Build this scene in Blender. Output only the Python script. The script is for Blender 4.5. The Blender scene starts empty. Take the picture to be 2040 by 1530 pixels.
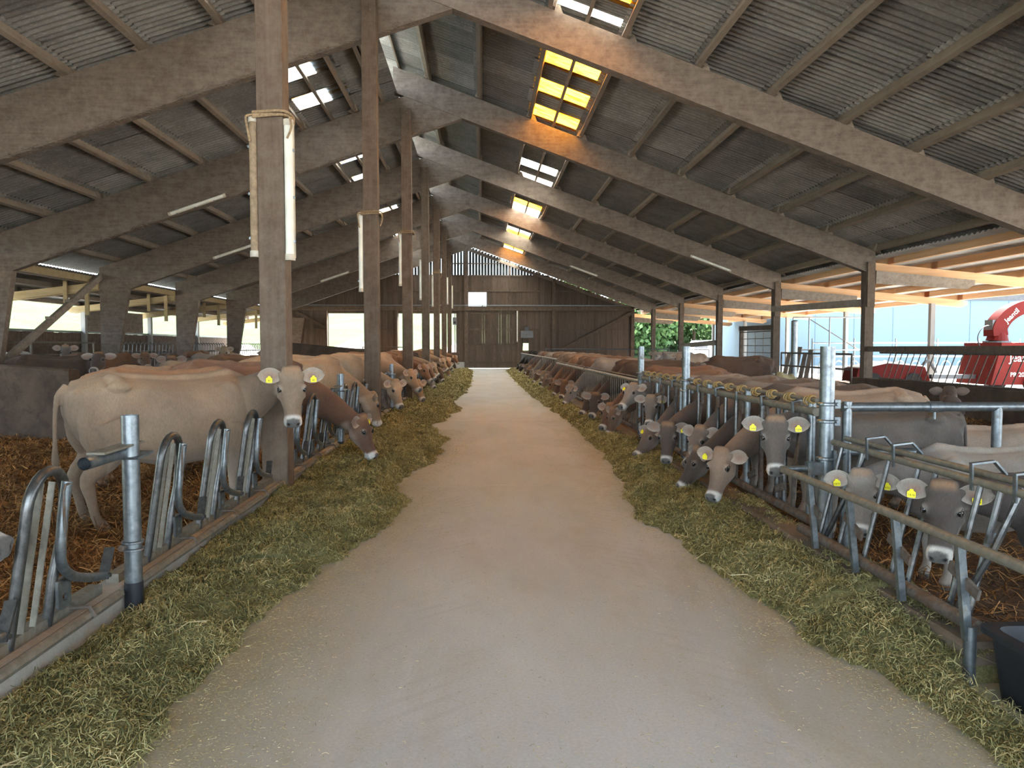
import bpy, bmesh, math, random
import numpy as np
from mathutils import Vector, Matrix, noise
from mathutils.bvhtree import BVHTree

random.seed(7)
rng = np.random.default_rng(11)
SC = bpy.context.scene
COL = SC.collection
R = math.radians

# ------------------------------------------------------------------ camera, sky, sun, exposure
CAM_H = 1.5
F_PX = 1500.0
cam_d = bpy.data.cameras.new('camera')
cam_d.sensor_fit = 'HORIZONTAL'
cam_d.sensor_width = 36.0
cam_d.lens = 36.0 * F_PX / 2040.0
cam_d.clip_start = 0.05
cam_d.clip_end = 600
cam = bpy.data.objects.new('camera', cam_d)
COL.objects.link(cam)
cam.location = (0, 0, CAM_H)
cam.rotation_euler = (R(90 - 2.86), 0, R(-2.29))
SC.camera = cam

wd = bpy.data.worlds.new('sky')
SC.world = wd
wd.use_nodes = True
wn = wd.node_tree.nodes
bg = wn['Background']
SKY_STRENGTH = 2.4
sky = wn.new('ShaderNodeTexSky')
sky.sky_type = 'HOSEK_WILKIE'
sky.turbidity = 4.5
sky.ground_albedo = 0.4
sky.sun_direction = Vector((0.55, 0.42, 0.95)).normalized()
mixw = wn.new('ShaderNodeMix'); mixw.data_type = 'RGBA'
mixw.inputs[0].default_value = 0.72
mixw.inputs[7].default_value = (0.76, 0.90, 1.0, 1)
wd.node_tree.links.new(sky.outputs[0], mixw.inputs[6])
wd.node_tree.links.new(mixw.outputs[2], bg.inputs[0])
bg.inputs[1].default_value = SKY_STRENGTH

sun_d = bpy.data.lights.new('sun', 'SUN')
sun_d.energy = 20.0
sun_d.angle = R(0.6)
sun_d.color = (1.0, 0.95, 0.86)
sun = bpy.data.objects.new('sun', sun_d)
COL.objects.link(sun)
sun.rotation_euler = Vector((0.55, 0.42, 0.95)).to_track_quat('Z', 'Y').to_euler()

vs = SC.view_settings
vs.view_transform = 'Standard'
vs.look = 'None'
vs.exposure = 2.3
vs.gamma = 1.0
vs.use_curve_mapping = False
SC.cycles.max_bounces = 10
SC.cycles.diffuse_bounces = 6
SC.cycles.transmission_bounces = 6
SC.cycles.transparent_max_bounces = 8

# ------------------------------------------------------------------ helpers
def link(o, parent=None):
    COL.objects.link(o)
    if parent is not None:
        o.parent = parent
    return o

def tag(o, label=None, cat=None, group=None, kind=None):
    if label: o['label'] = label
    if cat: o['category'] = cat
    if group: o['group'] = group
    if kind: o['kind'] = kind
    return o

def empty(name, loc=(0, 0, 0), rz=0.0):
    o = bpy.data.objects.new(name, None)
    COL.objects.link(o)
    o.empty_display_size = 0.1
    o.location = loc
    o.rotation_euler = (0, 0, rz)
    return o

class MB:
    """collects shapes, builds ONE mesh"""
    def __init__(s):
        s.v = []; s.f = []
    def add(s, vs_, fs):
        b = len(s.v)
        s.v.extend([tuple(p) for p in vs_])
        s.f.extend([tuple(i + b for i in f) for f in fs])
        return s
    def box(s, a, b):
        x0, y0, z0 = a; x1, y1, z1 = b
        return s.add([(x0,y0,z0),(x1,y0,z0),(x1,y1,z0),(x0,y1,z0),(x0,y0,z1),(x1,y0,z1),(x1,y1,z1),(x0,y1,z1)],
              [(0,3,2,1),(4,5,6,7),(0,1,5,4),(1,2,6,5),(2,3,7,6),(3,0,4,7)])
    def bar(s, p, q, w, h, up=(0, 0, 1)):
        p = Vector(p); q = Vector(q); d = (q - p).normalized()
        up = Vector(up)
        if abs(d.dot(up)) > .98: up = Vector((0, 1, 0)) if abs(d.y) < .9 else Vector((1, 0, 0))
        r = d.cross(up).normalized(); u = r.cross(d).normalized()
        vs_ = []
        for c in (p, q):
            for a, b in ((-1,-1),(1,-1),(1,1),(-1,1)):
                vs_.append(c + r * (a * w / 2) + u * (b * h / 2))
        return s.add(vs_, [(0,1,2,3),(7,6,5,4),(0,4,5,1),(1,5,6,2),(2,6,7,3),(3,7,4,0)])
    def tube(s, pts, r, n=8, caps=True):
        pts = [Vector(p) for p in pts]
        rad = r if isinstance(r, (list, tuple)) else [r] * len(pts)
        m = len(pts); b = len(s.v)
        up = Vector((0, 0, 1))
        prev = None
        for i, p in enumerate(pts):
            t = (pts[min(i+1, m-1)] - pts[max(i-1, 0)]).normalized()
            if prev is None:
                a = up if abs(t.z) < .9 else Vector((1, 0, 0))
                prev = (a - t * a.dot(t)).normalized()
            else:
                prev = (prev - t * prev.dot(t)).normalized()
            c = t.cross(prev)
            for k in range(n):
                g = 2 * math.pi * k / n
                s.v.append(tuple(p + (prev * math.cos(g) + c * math.sin(g)) * rad[i]))
        for i in range(m - 1):
            for k in range(n):
                k2 = (k + 1) % n
                s.f.append((b+i*n+k, b+i*n+k2, b+(i+1)*n+k2, b+(i+1)*n+k))
        if caps:
            s.f.append(tuple(b + k for k in reversed(range(n))))
            s.f.append(tuple(b + (m-1)*n + k for k in range(n)))
        return s
    def prism(s, poly, axis, a, b):
        """poly: 2D points; extruded along axis ('y': poly is (x,z); 'x': (y,z); 'z': (x,y))"""
        n = len(poly)
        def pt(p, t):
            return (p[0], t, p[1]) if axis == 'y' else (t, p[0], p[1]) if axis == 'x' else (p[0], p[1], t)
        vs_ = [pt(p, a) for p in poly] + [pt(p, b) for p in poly]
        fs = [tuple(range(n)), tuple(reversed(range(n, 2*n)))]
        for i in range(n):
            j = (i + 1) % n
            fs.append((i, i + n, j + n, j))
        return s.add(vs_, fs)
    def ball(s, c, r, nu=10, nv=6):
        if not isinstance(r, (tuple, list)): r = (r, r, r)
        b = len(s.v)
        s.v.append((c[0], c[1], c[2] + r[2]))
        for i in range(1, nv):
            a = math.pi * i / nv
            for k in range(nu):
                g = 2 * math.pi * k / nu
                s.v.append((c[0]+r[0]*math.sin(a)*math.cos(g), c[1]+r[1]*math.sin(a)*math.sin(g), c[2]+r[2]*math.cos(a)))
        s.v.append((c[0], c[1], c[2] - r[2]))
        e = len(s.v) - 1
        for k in range(nu):
            k2 = (k + 1) % nu
            s.f.append((b, b+1+k, b+1+k2))
            for i in range(nv - 2):
                o = b + 1 + i * nu
                s.f.append((o+k, o+nu+k, o+nu+k2, o+k2))
            o = b + 1 + (nv-2) * nu
            s.f.append((o+k, e, o+k2))
        return s
    def mesh(s, name='mesh', smooth=None):
        me = bpy.data.meshes.new(name)
        me.from_pydata(s.v, [], s.f)
        bm = bmesh.new(); bm.from_mesh(me)
        bmesh.ops.recalc_face_normals(bm, faces=bm.faces)
        bm.to_mesh(me); bm.free()
        if smooth is not None:
            for p in me.polygons: p.use_smooth = True
            if smooth < 180:
                me.set_sharp_from_angle(angle=R(smooth))
        return me
    def build(s, name, mat, parent=None, smooth=None, loc=None, rot=None):
        me = s.mesh(name, smooth)
        if mat is not None: me.materials.append(mat)
        o = bpy.data.objects.new(name, me)
        link(o, parent)
        if loc is not None: o.location = loc
        if rot is not None: o.rotation_euler = rot
        return o

def inst(name, me, parent=None, loc=(0,0,0), rot=(0,0,0), scl=(1,1,1)):
    o = bpy.data.objects.new(name, me)
    link(o, parent)
    o.location = loc; o.rotation_euler = rot; o.scale = scl
    return o

def copy_tree(o, parent=None):
    c = o.copy(); COL.objects.link(c); c.parent = parent
    for ch in [x for x in bpy.data.objects if x.parent == o]:
        copy_tree(ch, c)
    return c

def bez(pts, n=12):
    """smooth path through points (Catmull-Rom)"""
    P = [Vector(p) for p in pts]
    P = [P[0] * 2 - P[1]] + P + [P[-1] * 2 - P[-2]]
    out = []
    for i in range(1, len(P) - 2):
        for k in range(n):
            t = k / n
            a, b, c, d = P[i-1], P[i], P[i+1], P[i+2]
            out.append(0.5 * ((2*b) + (c - a) * t + (2*a - 5*b + 4*c - d) * t*t + (3*b - a - 3*c + d) * t**3))
    out.append(P[-2])
    return out

def text_mesh(txt, size, mat, extr=.0):
    cu = bpy.data.curves.new('text', 'FONT'); cu.body = txt; cu.size = size; cu.extrude = extr
    cu.align_x = 'CENTER'; cu.align_y = 'CENTER'
    ob = bpy.data.objects.new('text', cu); COL.objects.link(ob)
    dg = bpy.context.evaluated_depsgraph_get(); dg.update()
    me = bpy.data.meshes.new_from_object(ob.evaluated_get(dg))
    bpy.data.objects.remove(ob); bpy.data.curves.remove(cu)
    me.materials.append(mat)
    return me

# ------------------------------------------------------------------ materials
class NT:
    def __init__(s, name):
        s.m = bpy.data.materials.new(name); s.m.use_nodes = True
        s.n = s.m.node_tree.nodes; s.l = s.m.node_tree.links
        s.b = s.n['Principled BSDF']; s.out = s.n['Material Output']
        s.c = None
    def new(s, t, **kw):
        x = s.n.new(t)
        for k, v in kw.items(): setattr(x, k, v)
        return x
    def coords(s, kind='Object'):
        tc = s.new('ShaderNodeTexCoord'); return tc.outputs[kind]
    def mapping(s, vec, scale=(1,1,1), loc=(0,0,0)):
        m = s.new('ShaderNodeMapping'); s.l.new(vec, m.inputs['Vector'])
        m.inputs['Scale'].default_value = scale; m.inputs['Location'].default_value = loc
        return m.outputs[0]
    def noise(s, vec, scale, detail=4, rough=.55, out=0, dist=0):
        x = s.new('ShaderNodeTexNoise'); s.l.new(vec, x.inputs['Vector'])
        x.inputs['Scale'].default_value = scale; x.inputs['Detail'].default_value = detail
        x.inputs['Roughness'].default_value = rough; x.inputs['Distortion'].default_value = dist
        return x.outputs[out]
    def ramp(s, fac, stops):
        x = s.new('ShaderNodeValToRGB'); s.l.new(fac, x.inputs[0])
        e = x.color_ramp.elements
        while len(e) > 1: e.remove(e[-1])
        e[0].position = stops[0][0]; e[0].color = tuple(stops[0][1]) + (1,) if len(stops[0][1]) == 3 else stops[0][1]
        for p, c in stops[1:]:
            q = e.new(p); q.color = tuple(c) + (1,) if len(c) == 3 else c
        return x.outputs[0]
    def mix(s, fac, a, b, mode='MIX'):
        x = s.new('ShaderNodeMix'); x.data_type = 'RGBA'; x.blend_type = mode
        for sock, v in ((x.inputs[0], fac), (x.inputs[6], a), (x.inputs[7], b)):
            if hasattr(v, 'is_output') or isinstance(v, bpy.types.NodeSocket): s.l.new(v, sock)
            elif isinstance(v, (tuple, list)): sock.default_value = tuple(v) + (1,) if len(v) == 3 else v
            else: sock.default_value = v
        return x.outputs[2]
    def math(s, op, a, b=0.5, clamp=False):
        x = s.new('ShaderNodeMath'); x.operation = op; x.use_clamp = clamp
        for sock, v in ((x.inputs[0], a), (x.inputs[1], b)):
            if isinstance(v, bpy.types.NodeSocket): s.l.new(v, sock)
            else: sock.default_value = v
        return x.outputs[0]
    def bump(s, h, strength=.3, dist=.02):
        x = s.new('ShaderNodeBump'); s.l.new(h, x.inputs['Height'])
        x.inputs['Strength'].default_value = strength; x.inputs['Distance'].default_value = dist
        s.l.new(x.outputs[0], s.b.inputs['Normal'])
    def set(s, col=None, rough=.7, metal=0.0, spec=.3):
        if isinstance(col, bpy.types.NodeSocket): s.l.new(col, s.b.inputs['Base Color'])
        elif col is not None: s.b.inputs['Base Color'].default_value = tuple(col) + (1,)
        if isinstance(rough, bpy.types.NodeSocket): s.l.new(rough, s.b.inputs['Roughness'])
        else: s.b.inputs['Roughness'].default_value = rough
        s.b.inputs['Metallic'].default_value = metal
        s.b.inputs['Specular IOR Level'].default_value = spec
        return s.m

M = {}
def plain(name, col, rough=.6, metal=0.0, spec=.3, var=.15, scale=6.0):
    t = NT(name)
    n = t.noise(t.coords('Object'), scale, 5)
    a = tuple(c * (1 - var) for c in col); b = tuple(min(1, c * (1 + var)) for c in col)
    M[name] = t.set(t.ramp(n, [(.3, a), (.7, b)]), rough, metal, spec)
    return M[name]

def wood(name, dark, light, stretch=(1, 1, .08), scale=9, dirt=None, rough=.8, bump=.25):
    """grain stretched along the object's long axis; each piece differs a little"""
    t = NT(name)
    co = t.coords('Object')
    oi = t.new('ShaderNodeObjectInfo')
    sh = t.new('ShaderNodeVectorMath', operation='ADD')
    t.l.new(co, sh.inputs[0])
    cmb = t.new('ShaderNodeCombineXYZ')
    mm = t.math('MULTIPLY', oi.outputs['Random'], 37.0)
    t.l.new(mm, cmb.inputs[0]); t.l.new(mm, cmb.inputs[1])
    t.l.new(cmb.outputs[0], sh.inputs[1])
    v = t.mapping(sh.outputs[0], stretch)
    n1 = t.noise(v, scale, 8, .65)
    c = t.ramp(n1, [(.25, dark), (.75, light)])
    n2 = t.noise(sh.outputs[0], 5.0, 8, .78)
    if dirt is not None:
        c = t.mix(t.ramp(n2, [(.40, (0,0,0)), (.72, (.85,.85,.85))]), c, dirt)
    k = t.ramp(oi.outputs['Random'], [(0, (.80,.80,.80)), (1, (1.12,1.10,1.08))])
    c = t.mix(1.0, c, k, 'MULTIPLY')
    t.bump(n1, bump, .01)
    M[name] = t.set(c, rough)
    return M[name]

# timber of the barn
wood('rafter_timber', (.098,.073,.056), (.205,.162,.13), (.12,1,1), 16, (.26,.22,.182))
wood('old_timber', (.058,.040,.029), (.14,.102,.074), (1,1,.06), 14, (.17,.136,.105))
wood('grey_timber', (.13,.105,.085), (.30,.25,.20), (1,.08,1), 9, (.34,.30,.26))
wood('purlin_timber', (.15,.12,.092), (.30,.245,.19), (1,.06,1), 8, (.30,.26,.21))
wood('cladding_board', (.050,.035,.026), (.140,.100,.075), (1,1,.05), 12, (.185,.145,.115))
wood('slat_board', (.02,.028,.028), (.05,.065,.06), (1,1,.05), 12)
wood('pine', (.52,.30,.155), (.80,.52,.30), (.06,1,1), 7, rough=.65, bump=.1)
wood('yellow_timber', (.30,.22,.11), (.50,.40,.22), (.08,1,1), 7, (.40,.33,.2))
wood('pale_post', (.24,.24,.23), (.40,.40,.39), (1,1,.06), 7, rough=.7)

# fibre cement sheets
def sheet_mat(name, dark, light, lichen):
    t = NT(name)
    co = t.coords('Object'); oi = t.new('ShaderNodeObjectInfo')
    geo = t.new('ShaderNodeNewGeometry')
    sh = t.new('ShaderNodeVectorMath', operation='ADD'); t.l.new(geo.outputs['Position'], sh.inputs[0])
    sh.inputs[1].default_value = (3, 1, 2)
    n = t.noise(sh.outputs[0], 1.1, 6, .7)
    n2 = t.noise(t.mapping(sh.outputs[0], (1,3,1)), 16, 4, .7)
    c = t.ramp(n, [(.3, dark), (.7, light)])
    c = t.mix(t.ramp(n2, [(.5, (0,0,0)), (.75, (.7,.7,.7))]), c, lichen)
    k = t.ramp(oi.outputs['Random'], [(0, (.72,.72,.72)), (1, (1.2,1.2,1.2))])
    c = t.mix(1.0, c, k, 'MULTIPLY')
    t.bump(n2, .3, .01)
    M[name] = t.set(c, .85)
sheet_mat('fibre_cement', (.15,.145,.132), (.29,.28,.26), (.42,.41,.38))
sheet_mat('white_sheet', (.55,.56,.56), (.72,.73,.74), (.62,.63,.64))

def translucent(name, col, dirt, amount=.5):
    t = NT(name)
    geo = t.new('ShaderNodeNewGeometry')
    n = t.noise(t.mapping(geo.outputs['Position'], (1, 4, 1)), 1.6, 5, .65)
    c = t.mix(t.ramp(n, [(amount-.08, (0,0,0)), (amount+.12, (1,1,1))]), col, dirt)
    tr = t.new('ShaderNodeBsdfTranslucent'); t.l.new(c, tr.inputs['Color'])
    df = t.new('ShaderNodeBsdfDiffuse'); t.l.new(c, df.inputs['Color'])
    mx = t.new('ShaderNodeMixShader'); mx.inputs[0].default_value = .10
    t.l.new(tr.outputs[0], mx.inputs[1]); t.l.new(df.outputs[0], mx.inputs[2])
    t.l.new(mx.outputs[0], t.out.inputs['Surface'])
    M[name] = t.m
translucent('skylight_orange', (.90,.60,.14), (.78,.40,.05), .54)
translucent('skylight_white', (.93,.93,.90), (.80,.72,.50), .62)
translucent('skylight_dirty', (.80,.86,.92), (.42,.30,.14), .52)

# concrete
def concrete(name, a, b, stain, scale=1.2, rough=.8, fine=60):
    t = NT(name)
    geo = t.new('ShaderNodeNewGeometry'); p = geo.outputs['Position']
    n = t.noise(p, scale, 6, .6); n2 = t.noise(p, fine, 3, .6)
    c = t.ramp(n, [(.3, a), (.72, b)])
    c = t.mix(t.ramp(t.noise(p, scale * 2.7, 5, .65, dist=.6), [(.50, (0,0,0)), (.78, (.8,.8,.8))]), c, stain)
    c = t.mix(.25, c, t.ramp(n2, [(.3, (.35,.35,.35)), (.7, (1,1,1))]), 'MULTIPLY')
    t.bump(n2, .25, .004)
    M[name] = t.set(c, rough)
    return t
concrete('curb_concrete', (.30,.265,.225), (.46,.42,.37), (.36,.25,.17), 1.6)
concrete('pen_wall', (.062,.042,.029), (.125,.088,.062), (.038,.026,.018), 2.5)
concrete('board_kerb', (.10,.075,.055), (.20,.155,.115), (.07,.05,.036), 1.5)
concrete('yard', (.28,.275,.26), (.38,.37,.355), (.32,.31,.285), .5)
concrete('plinth', (.40,.39,.37), (.55,.54,.52), (.30,.28,.25), 1.0)

# aisle floor: pale worn concrete with tyre treads, dust and chaff stains
t = NT('aisle_floor')
geo = t.new('ShaderNodeNewGeometry'); p = geo.outputs['Position']
n = t.noise(t.mapping(p, (1, .45, 1)), .9, 6, .6)
c = t.ramp(n, [(.28, (.40,.415,.405)), (.72, (.54,.56,.555))])
n3 = t.noise(t.mapping(p, (1, .35, 1)), 1.7, 5, .7, dist=.5)
c = t.mix(t.ramp(n3, [(.50, (0,0,0)), (.80, (.75,.75,.75))]), c, (.40,.37,.29))
sx = t.new('ShaderNodeSeparateXYZ'); t.l.new(p, sx.inputs[0])
# tyre tread: chevron bars inside two wheel tracks
xx = t.math('ABSOLUTE', t.math('SUBTRACT', sx.outputs[0], .38))
track = t.ramp(t.math('ABSOLUTE', t.math('SUBTRACT', xx, .62)), [(.10, (1,1,1)), (.30, (0,0,0))])
tre = t.math('SINE', t.math('MULTIPLY', t.math('ADD', sx.outputs[1], t.math('MULTIPLY', xx, .8)), 46.0))
trm = t.ramp(tre, [(.35, (0,0,0)), (.75, (1,1,1))])
trf = t.mix(1.0, track, trm, 'MULTIPLY')
trf = t.mix(1.0, trf, t.ramp(t.noise(p, 2.2, 3), [(.42, (0,0,0)), (.62, (1,1,1))]), 'MULTIPLY')
c = t.mix(t.math('MULTIPLY', trf, .20), c, (.33,.31,.28))
# hay dust trodden into the concrete beside the feed strips
mr = t.new('ShaderNodeMapRange'); mr.inputs['From Min'].default_value = -.35; mr.inputs['From Max'].default_value = -1.25
t.l.new(t.math('ADD', sx.outputs[0], t.math('MULTIPLY', t.math('SUBTRACT', n3, .5), 1.5)), mr.inputs['Value'])
mr2 = t.new('ShaderNodeMapRange'); mr2.inputs['From Min'].default_value = 1.15; mr2.inputs['From Max'].default_value = 1.9
t.l.new(t.math('ADD', sx.outputs[0], t.math('MULTIPLY', t.math('SUBTRACT', n3, .5), 1.2)), mr2.inputs['Value'])
c = t.mix(t.math('MULTIPLY', t.math('MAXIMUM', mr.outputs[0], mr2.outputs[0]), .8), c, (.30,.265,.165))
n2 = t.noise(p, 70, 3, .7)
c = t.mix(.30, c, t.ramp(n2, [(.28, (.42,.40,.36)), (.66, (1,1,1))]), 'MULTIPLY')
# saw-cut joint and hairline crack
t.bump(n2, .2, .003)
M['aisle_floor'] = t.set(c, t.ramp(n, [(.3, (.62,.62,.62)), (.7, (.8,.8,.8))]))

# metals
def galv(name, a, b, rust, amt=.62, metal=.75, rough=.42):
    t = NT(name)
    geo = t.new('ShaderNodeNewGeometry'); p = geo.outputs['Position']
    n = t.noise(p, 26, 4, .6)
    c = t.ramp(n, [(.3, a), (.7, b)])
    n2 = t.noise(p, 6, 5, .7)
    f = t.ramp(n2, [(amt, (0,0,0)), (min(.99, amt + .16), (1,1,1))])
    c = t.mix(f, c, rust)
    M[name] = t.set(c, t.mix(f, (rough,)*3, (.85,)*3), metal, .4)
galv('galvanised', (.15,.172,.19), (.27,.30,.32), (.20,.18,.145), .56, .8, .36)
galv('worn_steel', (.075,.075,.075), (.16,.16,.16), (.15,.12,.09), .58, .8, .34)
galv('rusty_steel', (.085,.068,.058), (.18,.155,.135), (.13,.075,.045), .50, .35, .6)
galv('dusty_pipe', (.15,.138,.112), (.25,.232,.19), (.20,.175,.13), .5, .35, .5)
plain('black_plastic', (.018,.019,.024), .5, 0, .35, .3, 9)
plain('yellow_plastic', (.34,.225,.085), .5, 0, .4)
plain('tag_yellow', (.86,.78,.02), .45, 0, .4, .06)
plain('tag_print', (.03,.03,.02), .6)
plain('rope', (.30,.215,.13), .95, 0, .1, .35, 40)
plain('lamp_body', (.50,.46,.38), .6, 0, .3, .25, 7)
plain('lamp_cover', (.74,.74,.66), .4, 0, .4, .12, 5)
plain('lamp_grime', (.30,.225,.15), .9, 0, .1, .3, 20)
plain('machine_red', (.095,.007,.005), .65, 0, .12, .12, 3)
plain('machine_grey', (.10,.105,.115), .5, .3, .4)
plain('print_white', (.82,.82,.80), .5, 0, .3, .03)
plain('tyre', (.02,.02,.02), .8)
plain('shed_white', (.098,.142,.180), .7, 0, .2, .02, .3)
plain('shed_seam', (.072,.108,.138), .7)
plain('shed_roof', (.06,.06,.065), .7)
plain('car_white', (.8,.8,.8), .3)
plain('eye_black', (.008,.006,.006), .06, 0, .6, .1)
plain('lid_skin', (.055,.042,.036), .6)
plain('cobweb', (.25,.20,.155), .95)
plain('drain_box', (.16,.17,.18), .5, .2)

# straw / hay strands: colour differs strand by strand
def strands(name, stops, rough=.75, transl=True):
    t = NT(name)
    geo = t.new('ShaderNodeNewGeometry')
    big = t.noise(geo.outputs['Position'], 3.2, 5, .7)
    f = t.math('ADD', t.math('MULTIPLY', geo.outputs['Random Per Island'], .72), t.math('MULTIPLY', t.math('SUBTRACT', big, .5), 1.5), True)
    c = t.ramp(f, stops)
    M[name] = t.set(c, rough, 0, .25)
strands('hay_strands', [(0, (.105,.10,.040)), (.30, (.235,.222,.092)), (.58, (.40,.365,.17)), (.82, (.58,.515,.27)), (1, (.80,.71,.43))])
strands('straw_strands', [(0, (.10,.048,.018)), (.4, (.25,.125,.045)), (.72, (.47,.27,.10)), (1, (.74,.52,.24))])
strands('chaff', [(0, (.25,.22,.12)), (.5, (.44,.39,.22)), (1, (.70,.64,.44))])
def matte(name, stops, scale, fine):
    t = NT(name)
    geo = t.new('ShaderNodeNewGeometry'); p = geo.outputs['Position']
    n = t.noise(p, fine, 5, .75); n1 = t.noise(p, scale, 4, .6)
    c = t.ramp(t.math('ADD', t.math('MULTIPLY', n, .65), t.math('MULTIPLY', n1, .35)), stops)
    t.bump(n, .8, .02)
    M[name] = t.set(c, .95, 0, .1)
matte('hay_bed', [(.3, (.075,.072,.030)), (.5, (.20,.188,.085)), (.72, (.40,.36,.19))], 1.5, 75)
matte('straw_bed', [(.3, (.065,.032,.014)), (.5, (.16,.082,.035)), (.72, (.30,.17,.07))], .9, 26)
matte('soil_bed', [(.3, (.055,.038,.028)), (.5, (.115,.075,.052)), (.72, (.19,.125,.08))], .9, 22)
matte('grass_hill', [(.3, (.017,.032,.008)), (.5, (.025,.043,.014)), (.72, (.048,.060,.034))], .12, 1.2)
matte('gravel', [(.3, (.26,.25,.235)), (.5, (.34,.33,.31)), (.72, (.44,.43,.41))], .3, 3.0)
matte('rubble_heap', [(.3, (.10,.062,.048)), (.5, (.19,.14,.12)), (.72, (.32,.29,.27))], .8, 2.5)
t = NT('leaf')
geo = t.new('ShaderNodeNewGeometry')
M['leaf'] = t.set(t.ramp(geo.outputs['Random Per Island'], [(0, (.030,.062,.018)), (.6, (.060,.125,.04)), (1, (.12,.20,.075))]), .6)
plain('bark', (.12,.09,.07), .9)

# coat: colour of each animal comes from the object's own colour, markings from the mesh
t = NT('coat')
oi = t.new('ShaderNodeObjectInfo')
a1 = t.new('ShaderNodeAttribute', attribute_name='mark'); a2 = t.new('ShaderNodeAttribute', attribute_name='mark2')
s1 = t.new('ShaderNodeSeparateColor'); t.l.new(a1.outputs['Color'], s1.inputs[0])
s2 = t.new('ShaderNodeSeparateColor'); t.l.new(a2.outputs['Color'], s2.inputs[0])
a3 = t.new('ShaderNodeAttribute', attribute_name='mark3')
s3 = t.new('ShaderNodeSeparateColor'); t.l.new(a3.outputs['Color'], s3.inputs[0])
co = t.coords('Object')
hair = t.noise(t.mapping(co, (.8, .8, .30)), 95, 5, .75)
patch = t.noise(co, 2.4, 4, .55)
base = oi.outputs['Color']
c = t.mix(1.0, base, t.ramp(patch, [(.3, (.74,.73,.73)), (.7, (1.20,1.17,1.13))]), 'MULTIPLY')
c = t.mix(s3.outputs[0], c, t.mix(1.0, c, (.60,.58,.60), 'MULTIPLY'))                   # greyer neck, flank and legs
c = t.mix(s3.outputs[1], c, t.mix(1.0, c, (1.10,1.06,1.0), 'MULTIPLY'))                  # warm stripe along the back
c = t.mix(t.math('MULTIPLY', s2.outputs[0], oi.outputs['Alpha']), c, (.085,.068,.06))      # dark face
c = t.mix(t.math('MULTIPLY', s1.outputs[2], .60), c, (.60,.54,.47))                     # pale belly, eye ring
c = t.mix(t.math('MULTIPLY', s2.outputs[2], .6), c, (.36,.215,.12))                                           # poll tuft
c = t.mix(s2.outputs[1], c, (.30,.175,.135))                                             # inner ear
c = t.mix(s1.outputs[0], c, (.64,.62,.585))                                             # muzzle ring
c = t.mix(s1.outputs[1], c, (.085,.080,.078))                                          # nose, hooves
c = t.mix(s3.outputs[2], c, (.012,.010,.010))                                          # nostrils
c = t.mix(.55, c, t.ramp(hair, [(.28, (.50,.48,.46)), (.68, (1,1,1))]), 'MULTIPLY')
t.bump(hair, .45, .008)
M['coat'] = t.set(c, .78, 0, .2)
t.b.inputs['Sheen Weight'].default_value = .08
# ------------------------------------------------------------------ barn shell
BAY = 6.3
FY = {k: 7.2 + BAY * k for k in range(-2, 8)}          # frame positions along the barn
X_POST, X_CURB = -1.91, -1.96
SL_L, SL_R = .345, .365
ANG_L, ANG_R = math.atan(SL_L), math.atan(SL_R)
def top_l(x): return 8.40 - SL_L * (-x - .5)             # top of the deep rafters
def top_r(x): return 8.00 - SL_R * (x + .5)
Y_BACK, Y_FRONT = FY[7], FY[-2]
FRY = dict(FY); FRY[0] = 7.75                             # the first frame stands a little off the grid
def post_x(k): return -2.02 if k == 0 else X_POST

# ground, floor, pens
g = MB().box((-160, -60, -.40), (160, 190, -.06)).build('ground', M['gravel']); tag(g, kind='structure')
# aisle slab cast in bays with recessed joints
fl = empty('floor'); tag(fl, kind='structure')
joints = [-6.0, 8.1, 15.0, 22, 29, 36, 43, 53]
for a, b in zip(joints[:-1], joints[1:]):
    MB().box((-2.05, a, -.2), (2.45, b - .008, 0)).build('floor_slab', M['aisle_floor'], fl)
MB().box((-2.0, -6, -.3), (2.4, 53, -.006)).build('joint_fill', M['soil_bed'], fl)
def bumpy(name, x0, x1, y0, y1, st, mat, amp, fr, z0=0.0, seed=0.0, parent=None):
    nx = int((x1-x0)/st)+1; ny = int((y1-y0)/st)+1
    vs_ = []; fs = []
    for j in range(ny):
        for i in range(nx):
            x = x0 + (x1-x0)*i/(nx-1); y = y0 + (y1-y0)*j/(ny-1)
            vs_.append((x, y, z0 + amp * noise.fractal(Vector((x*fr, y*fr, seed)), 1.0, 2.0, 4)))
    for j in range(ny-1):
        for i in range(nx-1):
            a = j*nx+i; fs.append((a, a+1, a+nx+1, a+nx))
    me = bpy.data.meshes.new(name); me.from_pydata(vs_, [], fs)
    for p in me.polygons: p.use_smooth = True
    me.materials.append(mat)
    return link(bpy.data.objects.new(name, me), parent)
o = bumpy('pen_litter', -16.6, -2.1, -4, 51, .22, M['straw_bed'], .07, .8, .03, 3.0); tag(o, 'trodden straw litter on the floor of the cow pen', 'litter', kind='stuff')
o = bumpy('pen_litter', 2.3, 15.6, -4, 51, .22, M['soil_bed'], .06, .8, .0, 8.0); tag(o, 'dark trodden litter on the floor of the heifer pen', 'litter', kind='stuff')

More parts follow.
